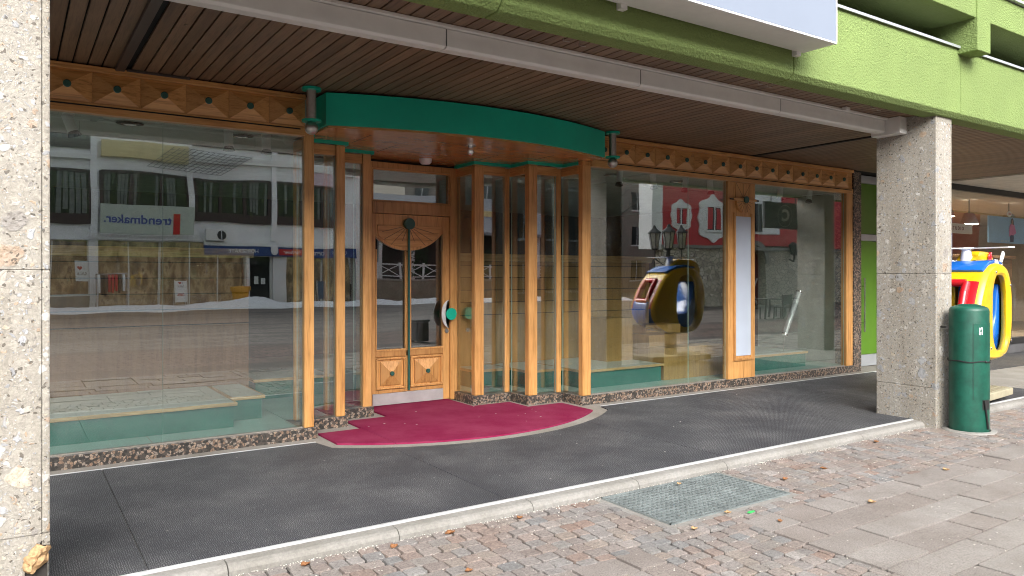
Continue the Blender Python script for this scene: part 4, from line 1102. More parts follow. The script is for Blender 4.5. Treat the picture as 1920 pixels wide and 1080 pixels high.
# ================================================================== BOLLARD
bx, by, br_ = 8.35, -3.20, .184
bo = thing('power_bollard', 'round bottle green metal power bollard in front of the right pillar', 'bollard', (bx,by,ZS))
mb = MB(); mb.lathe([(0,-.05),(br_,-.05),(br_,1.255),(br_-.004,1.275),(br_-.02,1.292),(br_-.06,1.308),(.08,1.323),(0,1.326)], (bx,by,ZS), 64); mb.build('body', 'greenbollard', bo, True)
# hatch: curved plate on the street/left side seen by the camera
def shell(a0, a1, z0, z1, r, n=14, th=.006):
    bm_ = bmesh.new(); cols = []
    for i in range(n+1):
        a = a0+(a1-a0)*i/n
        cols.append([bm_.verts.new((bx+rr*math.cos(a), by+rr*math.sin(a), ZS+z)) for rr in (r, r+th) for z in (z0, z1)])
    for p, q in zip(cols, cols[1:]):
        for k in ((0,1),(1,3),(3,2),(2,0)): bm_.faces.new((p[k[0]],p[k[1]],q[k[1]],q[k[0]]))
    for p in (cols[0], cols[-1]): bm_.faces.new((p[0],p[1],p[3],p[2]))
    bmesh.ops.recalc_face_normals(bm_, faces=bm_.faces[:]); return bm_
va = math.atan2(-7.05-by, -bx)      # towards the camera
mb = MB(); mb.merge(shell(va+R(12), va+R(82), .345, 1.13, br_-.002)); hb = mb.build('hatch_door', 'greenbollard', bo, True)
mb = MB(); mb.merge(shell(va+R(10.9), va+R(12.0), .345, 1.13, br_-.003, 2)); mb.merge(shell(va+R(40), va+R(76), .24, .342, br_-.003,8,.004)); mb.build('gap_line', 'rubber', bo)
mb = MB()
tie = [(bx+(br_+.009)*math.cos(va+R(-120+10*i)), by+(br_+.009)*math.sin(va+R(-120+10*i)), ZS+.735+.006*math.sin(i*.9)) for i in range(25)]
mb.tube(tie, .006, 6); mb.sph(tie[17], .013); mb.sph(tie[19], .011); mb.build('cable_tie', 'rubber', bo)
mb = MB()
for da, z0, z1 in ((25,.24,.33),(40,.02,.30)):
    pass
a = va+R(45); rr = br_+.012
mb.tube([(bx+rr*math.cos(a+R(3*k)), by+rr*math.sin(a+R(3*k)), ZS+.34-.06*k+.004*(k%2)) for k in range(6)], .009, 8); mb.build('power_cable', 'rubber', bo)
mb = MB()
for k,(da,z,w,h) in enumerate(((30,1.05,.010,.075),(38,1.05,.010,.07),(34,1.075,.034,.008),(34,1.035,.03,.008),(31,1.02,.02,.01),(37,1.085,.018,.01))):
    mb.merge(shell(va+R(da)-w/br_/2, va+R(da)+w/br_/2, z-h/2, z+h/2, br_+.003, 3, .003))
mb.build('crest_emblem', 'white', bo)
mb = MB(); mb.cyl((bx-.12,by+.22,ZS+1.08),(bx-.17,by+.14,ZS+1.08),.012,n=8); mb.build('cable_stub', 'rubber', bo)
mb = MB(); mb.lathe([(.20,.0),(.255,.0),(.245,.012),(.20,.02)], (bx,by,ZS-.004), 40); mb.build('mortar_collar', 'kerb', bo)

# ================================================================== HELICOPTER RIDE
hx0, hy0 = 9.80, -2.51
he = thing('helicopter_ride', 'yellow, blue and red coin operated helicopter ride standing behind the green bollard', 'kiddie ride', (hx0,hy0,0))
def hp(x, y, z): return (hx0+x, hy0+y, z)
# side outline of the cabin, nose at -x
OUT = [(-.40,.62),(-.30,.555),(-.05,.53),(.25,.54),(.40,.60),(.50,.74),(.545,.95),(.555,1.20),(.53,1.42),(.46,1.60),(.33,1.70),(.10,1.73),(-.12,1.70),(-.30,1.62),(-.43,1.48),(-.55,1.27),(-.64,1.08),(-.665,.93),(-.62,.78),(-.52,.68)]
def smooth_loop(p, n=4):
    q = p
    for _ in range(2):
        r_ = []
        for i in range(len(q)):
            a, b_ = q[i], q[(i+1)%len(q)]
            r_ += [(a[0]*.75+b_[0]*.25, a[1]*.75+b_[1]*.25), (a[0]*.25+b_[0]*.75, a[1]*.25+b_[1]*.75)]
        q = r_
    return q
OL = smooth_loop(OUT)
# door hole as the same loop shrunk round a centre, so the two loops bridge point to point
hc = (.12, 1.11)
def hole(p):
    dx, dz = p[0]-hc[0], p[1]-hc[1]
    a = math.atan2(dz, dx); ca, sa = math.cos(a), math.sin(a)
    k = ((abs(ca)/.235)**3.2+(abs(sa)/.46)**3.2)**(-1/3.2)
    return (hc[0]+k*ca, hc[1]+k*sa)
HL = [hole(p) for p in OL]
def scl(p, s_, c_=(-.03,1.12)): return (c_[0]+(p[0]-c_[0])*s_, c_[1]+(p[1]-c_[1])*s_)
W = .33
mb = MB(); bm_ = mb.bm
prof = []     # loops across y: (loop, y)
for sgn in (-1, 1):
    rows = [(OL, sgn*(W-.20)), (OL, sgn*(W-.12)), ([scl(p,.985) for p in OL], sgn*(W-.06)), ([scl(p,.955) for p in OL], sgn*(W-.02)), ([scl(p,.92) for p in OL], sgn*W),
            ([((a[0]*.25+b_[0]*.75),(a[1]*.25+b_[1]*.75)) for a,b_ in zip([scl(p,.92) for p in OL],HL)], sgn*(W+.005)), (HL, sgn*(W-.015)), (HL, sgn*(W-.07))]
    if sgn < 0: prof = rows[::-1]
    else: prof = prof+rows
vs = [[bm_.verts.new(hp(p[0], y, p[1])) for p in lp] for lp, y in prof]
n = len(OL)
for k, (a, b_) in enumerate(zip(vs, vs[1:])):
    mid = (k == len(prof)//2-1)
    for i in range(n):
        j = (i+1)%n
        x_, z_ = (OL[i][0]+OL[j][0])/2, (OL[i][1]+OL[j][1])/2
        if mid and x_ < -.30 and 1.10 < z_ < 1.46: continue      # windscreen opening
        f_ = bm_.faces.new((a[i], a[j], b_[j], b_[i]))
        front = 5 <= k <= len(prof)-7
        if front and x_ < -.36 and .98 < z_ < 1.48: f_.material_index = 1
        elif front and x_ < -.25 and z_ <= .98: f_.material_index = 2
bmesh.ops.recalc_face_normals(bm_, faces=bm_.faces[:])
body = mb.build('cabin', ['yellow','red','blue'], he, True)
md = body.modifiers.new('shell', 'SOLIDIFY'); md.thickness = .012; md.offset = -1
# blue moulded seat inside
mb = MB(); mb.prism([(-.35,.62),(.36,.60),(.46,.80),(.49,1.15),(.44,1.45),(.36,1.46),(.30,1.10),(.20,.90),(-.20,.86),(-.38,.80)], hy0-(W-.10), hy0+(W-.10), axis='y', bev=.03)
bmesh.ops.translate(mb.bm, vec=(hx0,0,0), verts=mb.bm.verts); mb.build('seat', 'blue', he, True)
# red windscreen frame
mb = MB()
A = [(-.42,1.47),(-.50,1.36),(-.56,1.23),(-.605,1.12)]
for y in (-(W-.19), W-.19): mb.tube([hp(x-.012,y,z) for x,z in A], .046, 10)
for (x,z) in (A[0],A[-1]): mb.tube([hp(x-.012,-(W-.19),z),hp(x-.012,W-.19,z)], .046, 10)
mb.build('windscreen_frame', 'red', he, True)
mb = MB(); lo = OL
band = [p for p in OL if p[0] < -.40 and p[1] < 1.13]
# blue nose cap hugging the lower front
rowsn = []
for y in (-(W-.125), -(W-.2), 0, W-.2, W-.125): rowsn.append([mb.bm.verts.new(hp(scl(p,1.012)[0], y, scl(p,1.012)[1])) for p in band])
for a, b_ in zip(rowsn, rowsn[1:]):
    for i in range(len(band)-1): mb.bm.faces.new((a[i],a[i+1],b_[i+1],b_[i]))
nz = mb.build('nose_cap', 'blue', he, True); md = nz.modifiers.new('t','SOLIDIFY'); md.thickness = .01
# roof cap and tail
mb = MB(); mb.prism([(-.34,1.63),(-.10,1.735),(.12,1.755),(.36,1.725),(.34,1.69),(.10,1.70),(-.12,1.67),(-.30,1.59)], -(W-.05)+hy0, (W-.05)+hy0, axis='y', bev=.02)
bmesh.ops.translate(mb.bm, vec=(hx0,0,0), verts=mb.bm.verts); rc = mb.build('roof_cap', 'blue', he, True)
mb = MB(); put_text(mb, 'PLA', .075, hp(.12,-(W-.05)-.003,1.722), FACE_STREET, depth=.004, bold=.003); mb.build('lettering', 'white', rc)
mb = MB(); mb.prism([(-.08,1.74),(.10,1.86),(.40,1.86),(.56,1.80),(.62,1.66),(.60,1.48),(.50,1.50),(.36,1.68),(.1,1.70)], -.12+hy0, .12+hy0, axis='y', bev=.045)
bmesh.ops.translate(mb.bm, vec=(hx0,0,0), verts=mb.bm.verts); mb.build('tail', 'yellow', he, True)
mb = MB(); mb.cyl(hp(-.02,0,1.74),hp(-.02,0,1.88),.07,.05,20); mb.cyl(hp(-.02,0,1.88),hp(-.02,0,1.905),.08,n=20); mb.build('rotor_mast', 'white', he, True)
mb = MB()
for a in (R(20), R(140), R(260)):
    d = Vector((math.cos(a), math.sin(a), 0)); nrm = Vector((-d.y, d.x, 0))
    b0, b1 = d*.06, d*.55
    pts = [b0+nrm*.025, d*.2+nrm*.05, d*.5+nrm*.055, b1, d*.5-nrm*.045, d*.2-nrm*.04, b0-nrm*.025]
    bb = bmesh.new(); lo2 = [bb.verts.new(hp(p.x-.02,p.y,1.885)) for p in pts]; hi2 = [bb.verts.new(hp(p.x-.02,p.y,1.899)) for p in pts]
    bb.faces.new(lo2[::-1]); bb.faces.new(hi2)
    for i in range(7): bb.faces.new((lo2[i],lo2[(i+1)%7],hi2[(i+1)%7],hi2[i]))
    mb.merge(bb)
mb.build('rotor', 'white', he)
mb = MB(); mb.sph(hp(.36,-.135,1.79),.05,(1,.35,1)); 
for k in range(6): mb.cyl(hp(.36,-.14,1.79),hp(.36+.065*math.cos(k*PI/3),-.14,1.79+.065*math.sin(k*PI/3)),.010,n=6)
mb.build('flower_badge', 'red', he, True)
mb = MB(); mb.cyl(hp(.60,-.13,1.70),hp(.60,-.19,1.70),.03,n=14)
for a in (R(50), R(170), R(290)):
    d = Vector((math.cos(a), 0, math.sin(a))); q = Vector((-d.z,0,d.x))
    pts = [d*.02+q*.02, d*.10+q*.04, d*.19+q*.035, d*.21, d*.19-q*.03, d*.10-q*.03, d*.02-q*.02]
    bb = bmesh.new(); lo2 = [bb.verts.new(hp(.60+p.x,-.165,1.70+p.z)) for p in pts]; hi2 = [bb.verts.new(hp(.60+p.x,-.18,1.70+p.z)) for p in pts]
    bb.faces.new(lo2); bb.faces.new(hi2[::-1])
    for i in range(7): bb.faces.new((lo2[i],hi2[i],hi2[(i+1)%7],lo2[(i+1)%7]))
    mb.merge(bb)
mb.build('tail_rotor', 'white', he)
mb = MB()
for (x,z) in ((-.05,1.60),(.45,1.44),(.47,.76),(-.22,.70),(.20,.59)): mb.sph(hp(x,-(W+.004),z),.018,(1,.5,1),10,8)
mb.build('bolt', 'chrome', he, True)
mb = MB(); mb.cyl(hp(0,0,.14),hp(0,0,.56),.11,n=24); mb.build('column', 'rubber', he, True)
mb = MB(); mb.box(hx0-.62,hy0-.29,.055,hx0+.70,hy0+.29,.145,.012); pb = mb.build('plinth', plain('cream_plinth',(.36,.33,.23),.6,0,.5,.15,8), he)
mb = MB()
for i in range(10):
    for j in range(5): mb.box(hx0+.04+i*.064,hy0-.24+j*.10,.145,hx0+.085+i*.064,hy0-.175+j*.10,.152,.002)
mb.build('tread_plate', 'granite' if False else plain('tread_tan',(.28,.25,.17),.7), pb)
mb = MB()
for sx in (-.5,.45):
    for sy in (-.2,.2): mb.cyl(hp(sx,sy,.0),hp(sx,sy,.06),.035,.03,12)
mb.build('foot', 'rubber', he)
he.rotation_euler = (0,0,R(6))
# ================================================================== ACROSS THE STREET (seen mirrored in the glass)
M['render_white'] = plain('white_render', (.84,.84,.85), .85, 0, .4, .08, .8)
M['render_yellow'] = plain('pale_yellow_panel', (.66,.55,.27), .8)
M['brownframe'] = plain('dark_brown_window_frame', (.045,.025,.022), .5)
M['darkglass'] = plain('dark_window_glass', (.02,.026,.028), .08, 0, .5)
M['snow'] = plain('trodden_snow', (.80,.82,.84), .8, 0, .3, .08, 4, .4, 6)
M['shopglow'] = emit('lit_shop_back', (.75,.52,.28), .55)
m, nt, b = newmat('lit_shop_interior')
v = coords(nt, (2.2,1,1.1)); n1 = noise_tex(nt, v, 1.3, 5, .6)
c = ramp(nt, n1, [(.3,(.04,.03,.02)), (.48,(.17,.12,.07)), (.60,(.38,.28,.17)), (.68,(.09,.06,.04)), (.8,(.25,.2,.15))])
lk(nt, c, b.inputs['Base Color']); lk(nt, c, b.inputs['Emission Color']); b.inputs['Emission Strength'].default_value = .18
M['shopback'] = m
OY = -37.0
ob = thing('office_building', 'white rendered building opposite with dark brown windows, mirrored in the left display window', 'building', (6,OY-6,ZS))
def op(mb, name, mt, par=None, sm=False): return mb.build(name, mt, par or ob, sm)
mb = MB()
mb.box(-14,OY-12,3.45,19,OY-.0,13.5)
for x0, x1 in ((-14,-3.5),(3.36,3.75),(11.2,11.38),(12.75,13.5),(18.4,19)): mb.box(x0,OY-.8,ZS,x1,OY-.01,3.449)
mb.box(-14,OY-12,ZS,19,OY-6,3.449)
for x in (3.55, 8.15, 12.75): mb.box(x-.15,OY+.0,3.6,x+.15,OY+.18,13.4)
op(mb, 'wall', 'render_white')
mb = MB()
for x0, x1 in ((-3.4,3.35),(3.76,11.19),(13.51,18.39)): mb.box(x0,OY-1.2,ZS,x1,OY-1.1,3.44)
op(mb, 'shop_interior', 'shopback')
for x0, x1, z0 in ((-3.4,3.35,.6),(3.76,6.6,ZS),(6.65,11.19,ZS),(13.51,16,ZS),(16.05,18.39,ZS)):
    mb = MB(); mb.box(x0,OY-.32,z0,x1,OY-.29,3.44); w = op(mb, 'shop_window', 'glassplain')
    mb = MB(); nn = max(2, round((x1-x0)/1.7))
    for k in range(nn+1): mb.box(x0+(x1-x0)*k/nn-.03,OY-.36,z0,x0+(x1-x0)*k/nn+.03,OY-.26,3.44)
    mb.box(x0,OY-.36,z0-.06,x1,OY-.26,z0+.04); op(mb, 'window_frame', 'metal_grey', w)
mb = MB(); mb.box(-3.4,OY-.5,ZS,3.35,OY-.05,.54); op(mb, 'base_panel', concrete('grey_base',(.3,.29,.27)))
mb = MB(); mb.box(11.38,OY-.5,ZS,12.75,OY-.42,2.75); dd = op(mb, 'door', 'darkglass')
mb = MB(); mb.box(11.38,OY-.42,ZS,11.48,OY-.3,2.78); mb.box(12.65,OY-.42,ZS,12.75,OY-.3,2.78); mb.box(11.48,OY-.42,2.7,12.65,OY-.3,2.78); mb.box(11.48,OY-.42,ZS,12.65,OY-.3,.12); op(mb, 'door_frame', 'metal_grey', dd)
mb = MB(); put_text(mb, 'WC  10-18', .16, (12.05,OY-.415,1.25), FACE_SHOP) if False else mb.box(11.75,OY-.418,1.05,12.0,OY-.41,1.5); mb.box(12.15,OY-.418,1.05,12.4,OY-.41,1.4); op(mb, 'door_notice', 'white', dd)
for x0, x1, z0, z1 in ((-3.2,3.4,4.7,6.95),(3.9,8.0,4.9,7.0),(8.4,12.5,5.0,7.0),(12.9,17.4,5.0,7.0),(-3.2,3.4,8.5,10.5),(8.4,12.5,9.2,11.2),(12.9,17.4,9.2,11.2)):
    mb = MB(); mb.box(x0,OY-.0,z0,x1,OY+.03,z1); w = op(mb, 'window', 'darkglass')
    mb = MB(); nn = 3
    for k in range(nn+1):
        xx = x0+(x1-x0)*k/nn; mb.box(xx-.09,OY+.02,z0,xx+.09,OY+.10,z1)
    mb.box(x0,OY+.02,z1-.1,x1,OY+.10,z1+.05); mb.box(x0-.06,OY+.0,z0-.42,x1+.06,OY+.16,z0+.08); op(mb, 'window_frame', 'brownframe', w)
    mb = MB(); rnd = random.Random(int(x0*10))
    for k in range(nn):
        xa = x0+(x1-x0)*k/nn+.12; xb = x0+(x1-x0)*(k+1)/nn-.12
        for j in range(7):
            t0 = xa+(xb-xa)*j/7
            if rnd.random() < .4: mb.box(t0,OY+.031,z0+.3*(rnd.random()),t0+(xb-xa)/9,OY+.045,z1-.12)
    op(mb, 'curtain', plain('grey_curtain',(.17,.185,.165),.8,0,.3,.3,3), w)
mb = MB(); mb.box(3.86,OY+.01,7.7,8.1,OY+.35,8.65,.02); op(mb, 'balcony_panel', 'render_yellow')
mb = MB(); mb.box(-3.4,OY+.01,7.5,3.4,OY+.3,7.75); mb.box(8.4,OY+.01,7.9,18.4,OY+.25,8.25); op(mb, 'band_course', 'metal_grey')
mb = MB(); mb.box(14.6,OY+.02,7.1,17.2,OY+.2,8.2,.02); op(mb, 'balcony_panel', plain('pale_pink_panel',(.62,.47,.53),.8))
# fascia sign
t = thing('shop_sign', 'large frosted glass shop sign with a red bar across the street', 'sign', (6,OY+.5,4.5))
mb = MB(); mb.box(3.79,OY+.42,3.80,8.26,OY+.45,5.32,.01); mb.build('board', plain('frosted_sign',(.47,.52,.46),.3,0,.5,.06), t)
mb = MB(); mb.box(7.17,OY+.452,3.82,7.52,OY+.475,4.92); mb.build('red_bar', 'red', t)
mb = MB(); put_text(mb, 'trendmaker.', .63, (5.5,OY+.455,4.55), FACE_SHOP, bold=.012); mb.build('lettering', plain('blue_letters',(.03,.06,.30),.4), t)
mb = MB()
for k in range(24):
    x = 3.4+k*.21; mb.tube([(x,OY+.5,3.55),(x+.105,OY+.5,3.72),(x+.21,OY+.5,3.55)],.022,6)
mb.box(3.35,OY+.46,3.72,8.5,OY+.54,3.77); mb.box(3.35,OY+.46,3.50,8.5,OY+.54,3.55)
for x in (3.6, 8.3): mb.box(x,OY+.0,3.6,x+.05,OY+.46,3.66)
mb.build('lattice_girder', 'metal_grey', t)
# blue fascia
t = thing('shop_sign', 'long dark blue and white fascia sign of the hearing aid shop', 'sign', (13,OY+.2,3))
mb = MB(); mb.box(8.84,OY+.02,2.72,18.4,OY+.25,3.27,.01); mb.build('board', plain('navy_board',(.015,.05,.20),.4), t)
mb = MB(); mb.box(8.84,OY+.02,3.28,18.4,OY+.27,3.50,.01); mb.build('white_band', 'white', t)
mb = MB()
for s_, x in (('HÖRGERÄTE',11.0),('OPTIK',15.6),('UHREN',17.3)): put_text(mb, s_, .30, (x,OY+.252,2.98), FACE_SHOP, bold=.004)
mb.build('lettering', 'white', t)
mb = MB(); mb.box(13.0,OY+.252,2.80,14.5,OY+.28,3.18,.02); mb.build('red_plate', 'red', t)
mb = MB(); put_text(mb, 'hartlauer', .27, (13.75,OY+.283,3.0), FACE_SHOP, bold=.004); mb.sph((12.75,OY+.28,3.1),.26,(.8,.15,1.2)); mb.build('emblem', 'white', t, True)
t = thing('light_net', 'dark slanting net of decoration wires hung in front of the white facade opposite', 'decoration', (8.5,OY+2,7.8))
mb = MB()
A_, B_, C_, D_ = Vector((7.4,OY+.3,8.6)), Vector((11.4,OY+.3,8.3)), Vector((9.3,OY+2.0,7.05)), Vector((5.7,OY+2.0,7.1))
for i in range(15):
    f = i/14; mb.cyl(A_.lerp(B_, f), D_.lerp(C_, f), .018, n=5)
for i in range(9):
    f = i/8; mb.cyl(A_.lerp(D_, f), B_.lerp(C_, f), .014, n=5)
mb.build('wire_mesh', 'rubber', t)
t = thing('air_conditioner', 'boxy air conditioning unit with a round fan on the white facade opposite', 'air conditioner', (9.4,OY+.2,3.6))
mb = MB(); mb.box(8.9,OY+.19,3.55,10.0,OY+.55,4.15,.02); mb.build('case', 'metal_grey', t)
mb = MB(); mb.cyl((9.72,OY+.552,3.85),(9.72,OY+.56,3.85),.24,n=28); mb.build('fan', 'rubber', t)
mb = MB(); mb.box(9.70,OY+.561,3.63,9.74,OY+.57,4.07); mb.box(8.95,OY+.0,3.52,9.95,OY+.19,3.549); mb.build('bracket', 'white', t)
def sale(mb_, x, y, z, s, face=FACE_SHOP, rz=0):
    put_text(mb_, 'I', s, (x+.45*s,y,z+.9*s), face, mi=0); put_text(mb_, 'SALE', s*.9, (x,y,z-.3*s), face, mi=0)
    hb_ = bmesh.new(); vs_ = [hb_.verts.new((.55*s*(16*math.sin(a)**3)/18, .55*s*(13*math.cos(a)-5*math.cos(2*a)-2*math.cos(3*a)-math.cos(4*a))/18, 0)) for a in [2*PI*i/28 for i in range(28)]]
    hb_.faces.new(vs_); mb_.merge(hb_, 1, Matrix.Translation((x-.35*s,y+.003,z+.9*s)) @ face)
t = thing('sale_poster', 'white sale poster with a red heart in the shop window opposite', 'poster', (3.03,OY-.25,1.8))
mb = MB(); mb.box(2.73,OY-.25,1.28,3.33,OY-.235,2.31); mb.build('sheet', 'white', t)
mb = MB(); sale(mb, 3.03, OY-.233, 1.72, .24); mb.build('lettering', ['rubber','red'], t)
def aframe(x, y, l, w=.62, h=1.38, face_m='white', txt=True):
    t = thing('sandwich_board', l, 'sandwich board', (x,y,ZS), 'sandwich boards across the street')
    tilt = math.atan2(.26, h)
    def leg(sg):
        mb = MB()
        for sx in (-w/2, w/2): mb.cyl((x+sx, y+sg*.28, ZS), (x+sx, y+sg*.01, ZS+h), .018, n=8)
        mb.build('leg_frame', 'metal_grey', t)
    leg(1); leg(-1)
    mb = MB(); bb = bmesh.new(); bmesh.ops.create_cube(bb, size=1)
    mat_ = Matrix.Translation((x, y+.15, ZS+.22+(h-.25)/2)) @ Matrix.Rotation(tilt,4,'X')
    mb.merge(bb, None, mat_ @ Matrix.Diagonal((w-.04,.015,h-.25,1))); mb.build('board', face_m, t)
    if txt:
        mb = MB(); sale(mb, 0, 0, .30, .17)
        put_text(mb, '-30%', .20, (0,.0,-.2), FACE_SHOP, mi=1, bold=.004)
        bmesh.ops.transform(mb.bm, matrix=mat_ @ Matrix.Translation((0,.012,0)), verts=mb.bm.verts); mb.build('lettering', ['rubber','red'], t)
aframe(7.5, OY+.9, 'white sandwich board with red sale lettering, in front of the shop opposite')
aframe(15.6, OY+.9, 'dark blue sandwich board in front of the hearing aid shop', .55, 1.35, plain('poster_navy',(.06,.10,.16),.4), False)
t = thing('planter', 'large orange yellow plant pot on the pavement opposite', 'planter', (10.6,OY+1.0,ZS))
mb = MB(); mb.lathe([(0,0),(.36,0),(.50,.80),(.56,.80),(.57,1.02),(.52,1.02),(.50,.9),(0,.88)], (10.6,OY+1.0,ZS), 32); mb.build('pot', plain('yellow_pot',(.75,.36,.008),.35), t, True)
t = thing('clothes_rack', 'rack of red and white clothes outside the shop opposite', 'clothes rack', (4.3,OY+.7,ZS))
mb = MB(); mb.tube([(3.6,OY+.7,ZS),(3.6,OY+.7,1.65),(5.0,OY+.7,1.65),(5.0,OY+.7,ZS)],.03,8); mb.build('rail','chrome',t)
for k, (mt, zb) in enumerate((('white',.7),('rubber',.6),('darktrim',.5),('red',.75),('red',.72),('red',.8),('darktrim',.7),('white',.8))):
    mb = MB(); x = 3.72+k*.16; mb.prism([(OY+.45,zb),(OY+.95,zb),(OY+.98,1.35),(OY+.78,1.62),(OY+.62,1.62),(OY+.42,1.35)], x-.06, x+.06, axis='x', bev=.03); mb.build('garment', mt, t)
# snow bank along the far side
mb = MB(); nx_, ny_ = 220, 10; rows = []
for i in range(nx_+1):
    x = -8+i*42/nx_; row = []
    y0_ = -30.2-.8*mnoise.noise(Vector((x*.3,0,0))); wd = 3.0+.8*mnoise.noise(Vector((x*.5,3,0)))
    hh = .26+.10*mnoise.noise(Vector((x*.8,7,0)))+(.28*math.exp(-((x-10)/1.2)**2))
    for j in range(ny_+1):
        s_ = j/ny_; row.append(mb.bm.verts.new((x, y0_-wd*s_, ZS-.02+hh*math.sin(PI*s_)**.7+.05*mnoise.noise(Vector((x*2.5,s_*5,1)))*math.sin(PI*s_))))
    rows.append(row)
for a, b_ in zip(rows, rows[1:]):
    for k in range(ny_): mb.bm.faces.new((a[k],a[k+1],b_[k+1],b_[k]))
struct(mb.build('snow', 'snow', None, True), 'stuff')

# terrace wall with white railing, shrubs and a house, mirrored in the door
t = thing('terrace_wall', 'low rough stone retaining wall mirrored in the entrance door', 'wall', (27,-38.4,ZS))
mb = MB(); mb.box(19.1,-39,ZS-.1,36,-38.4,1.25,.03); mb.build('masonry', concrete('rubble_wall',(.30,.25,.20),6), t)
mb = MB(); mb.box(19.05,-39.05,1.251,36.05,-38.35,1.36,.02); mb.build('coping', concrete('coping_stone',(.42,.40,.37)), t)
t = thing('railing', 'white wooden railing with crossed bars on top of the terrace wall', 'railing', (27,-38.7,1.36))
for k in range(10):
    x = 19.3+k*1.75
    mb = MB(); mb.box(x-.06,-38.76,1.361,x+.06,-38.64,2.45); mb.build('rail_post', 'white', t)
mb = MB()
for k in range(9):
    x = 19.3+k*1.75
    mb.box(x+.06,-38.73,2.28,x+1.69,-38.67,2.36); mb.box(x+.06,-38.73,1.50,x+1.69,-38.67,1.56)
    mb.cyl((x+.08,-38.7,1.55),(x+1.67,-38.7,2.28),.03,n=6); mb.cyl((x+.08,-38.7,2.28),(x+1.67,-38.7,1.55),.03,n=6)
mb.build('cross_bar', 'white', t)
t = thing('terrace_house', 'dark timber pavilion with white posts and tiled roof behind the white railing', 'house', (27,-44,1))
mb = MB(); mb.box(19.2,-49,0,37,-43,5.2); mb.build('wall', plain('dark_timber',(.06,.045,.04),.7,0,.4,.3,1), t)
mb = MB()
for k in range(7): mb.box(19.6+k*2.6,-41.4,1.0,19.9+k*2.6,-41.1,5.0)
mb.build('post', 'white', t)
mb = MB(); mb.prism([(-40.4,4.7),(-40.4,4.9),(-46,8.2),(-50,5.0)], 18.9, 37.3, axis='x'); mb.build('roof', plain('slate_tiles',(.28,.28,.30),.6,0,.5,.4,5), t)
mb = MB(); mb.box(19.5,-42.98,6.2,36,-42.9,6.9); mb.build('upper_band', 'render_yellow', t)
def shrub(x, y, z, w, h, l, seed, n=900):
    rnd = random.Random(seed); mb = MB(); bm_ = mb.bm
    t = thing('shrub', l, 'shrub', (x,y,z), 'shrubs on the terrace')
    for i in range(n):
        u = rnd.random(); a = rnd.random()*2*PI; rr_ = w*.5*math.sqrt(rnd.random())*(1-.45*u)*(1+.2*math.sin(3*a+u*7))
        p = Vector((x+rr_*math.cos(a), y+rr_*math.sin(a), z+.12*h+u*h*.9))
        s_ = rnd.uniform(.05,.11); d1 = Vector((rnd.uniform(-1,1),rnd.uniform(-1,1),rnd.uniform(-1,1))).normalized(); d2 = d1.orthogonal().normalized()
        vs_ = [bm_.verts.new(p+d1*s_), bm_.verts.new(p+d2*s_*.5), bm_.verts.new(p-d1*s_), bm_.verts.new(p-d2*s_*.5)]; bm_.faces.new(vs_)
    mb.build('foliage', plain('shrub_green',(.035,.06,.025),.7,0,.4,.5,3), t)
    mb = MB(); mb.cyl((x,y,z),(x,y,z+h*.6),.06,.03,8); mb.build('trunk', 'darktrim', t)
shrub(24.9,-39.9,1.1,1.7,3.2,'tall dark green clipped shrub behind the white railing',3)
shrub(20.4,-39.8,1.1,1.6,1.7,'low dark green shrub at the left end of the white railing',5)
shrub(30,-39.9,1.1,1.6,2.4,'mid sized dark green shrub at the right of the white railing',8)
t = thing('litter_bin', 'small black plastic wheeled bin standing in the street, mirrored in the door', 'bin', (8.35,-7.0,ZS))
mb = MB(); mb.prism([(8.19,-7.17),(8.51,-7.17),(8.51,-6.83),(8.19,-6.83)], ZS+.03, ZS+.5, bev=.02); mb.build('body', 'rubber', t)
mb = MB(); mb.box(8.17,-7.19,ZS+.505,8.53,-6.80,ZS+.555,.015); mb.build('lid', 'rubber', t)
mb = MB(); mb.cyl((8.2,-7.2,ZS+.05),(8.5,-7.2,ZS+.05),.05,n=14); mb.build('wheel', 'rubber', t)

# red building, mirrored in the large right window
rb = thing('townhouse', 'crimson townhouse with white ornate window surrounds over a stone ground floor', 'house', (35,-20,ZS))
RY = -20
M['crimson'] = plain('crimson_render', (.52,.065,.07), .85, 0, .4, .08, 1)
m, nt, b = newmat('rubble_stone')
v = coords(nt, (1,1,1.6)); vo = nd(nt, 'ShaderNodeTexVoronoi'); vo.inputs['Scale'].default_value = 3.2; lk(nt, v, vo.inputs['Vector'])
sepc = nd(nt, 'ShaderNodeSeparateColor'); lk(nt, vo.outputs['Color'], sepc.inputs[0])
c = ramp(nt, sepc.outputs[0], [(0,(.36,.31,.25)), (.4,(.60,.53,.44)), (.7,(.45,.40,.33)), (1,(.70,.64,.55))])
vo2 = nd(nt, 'ShaderNodeTexVoronoi'); vo2.feature = 'DISTANCE_TO_EDGE'; vo2.inputs['Scale'].default_value = 3.2; lk(nt, v, vo2.inputs['Vector'])
c = mixc(nt, math_n(nt, 'LESS_THAN', vo2.outputs['Distance'], .05), c, (.20,.17,.14))
c = mixc(nt, 1, c, ramp(nt, noise_tex(nt, v, 12, 5, .7), [(.3,(.6,.6,.6)), (.7,(1.3,1.3,1.3))]), 'MULTIPLY')
lk(nt, c, b.inputs['Base Color']); b.inputs['Roughness'].default_value = .9
M['rubble'] = m
mb = MB(); mb.box(26.6,RY-.9,3.15,60,RY,9.5); mb.build('wall', 'crimson', rb)
mb = MB(); mb.box(25.9,RY-.9,2.9,26.59,RY+.05,9.5); mb.box(34.2,RY+.0,3.9,36.6,RY+.06,6.4); mb.build('corner_strip', 'render_white', rb)
arch = [(34.3+1.0*math.cos(PI-PI*i/20), 2.25+1.0*math.sin(PI*i/20)) for i in range(21)]
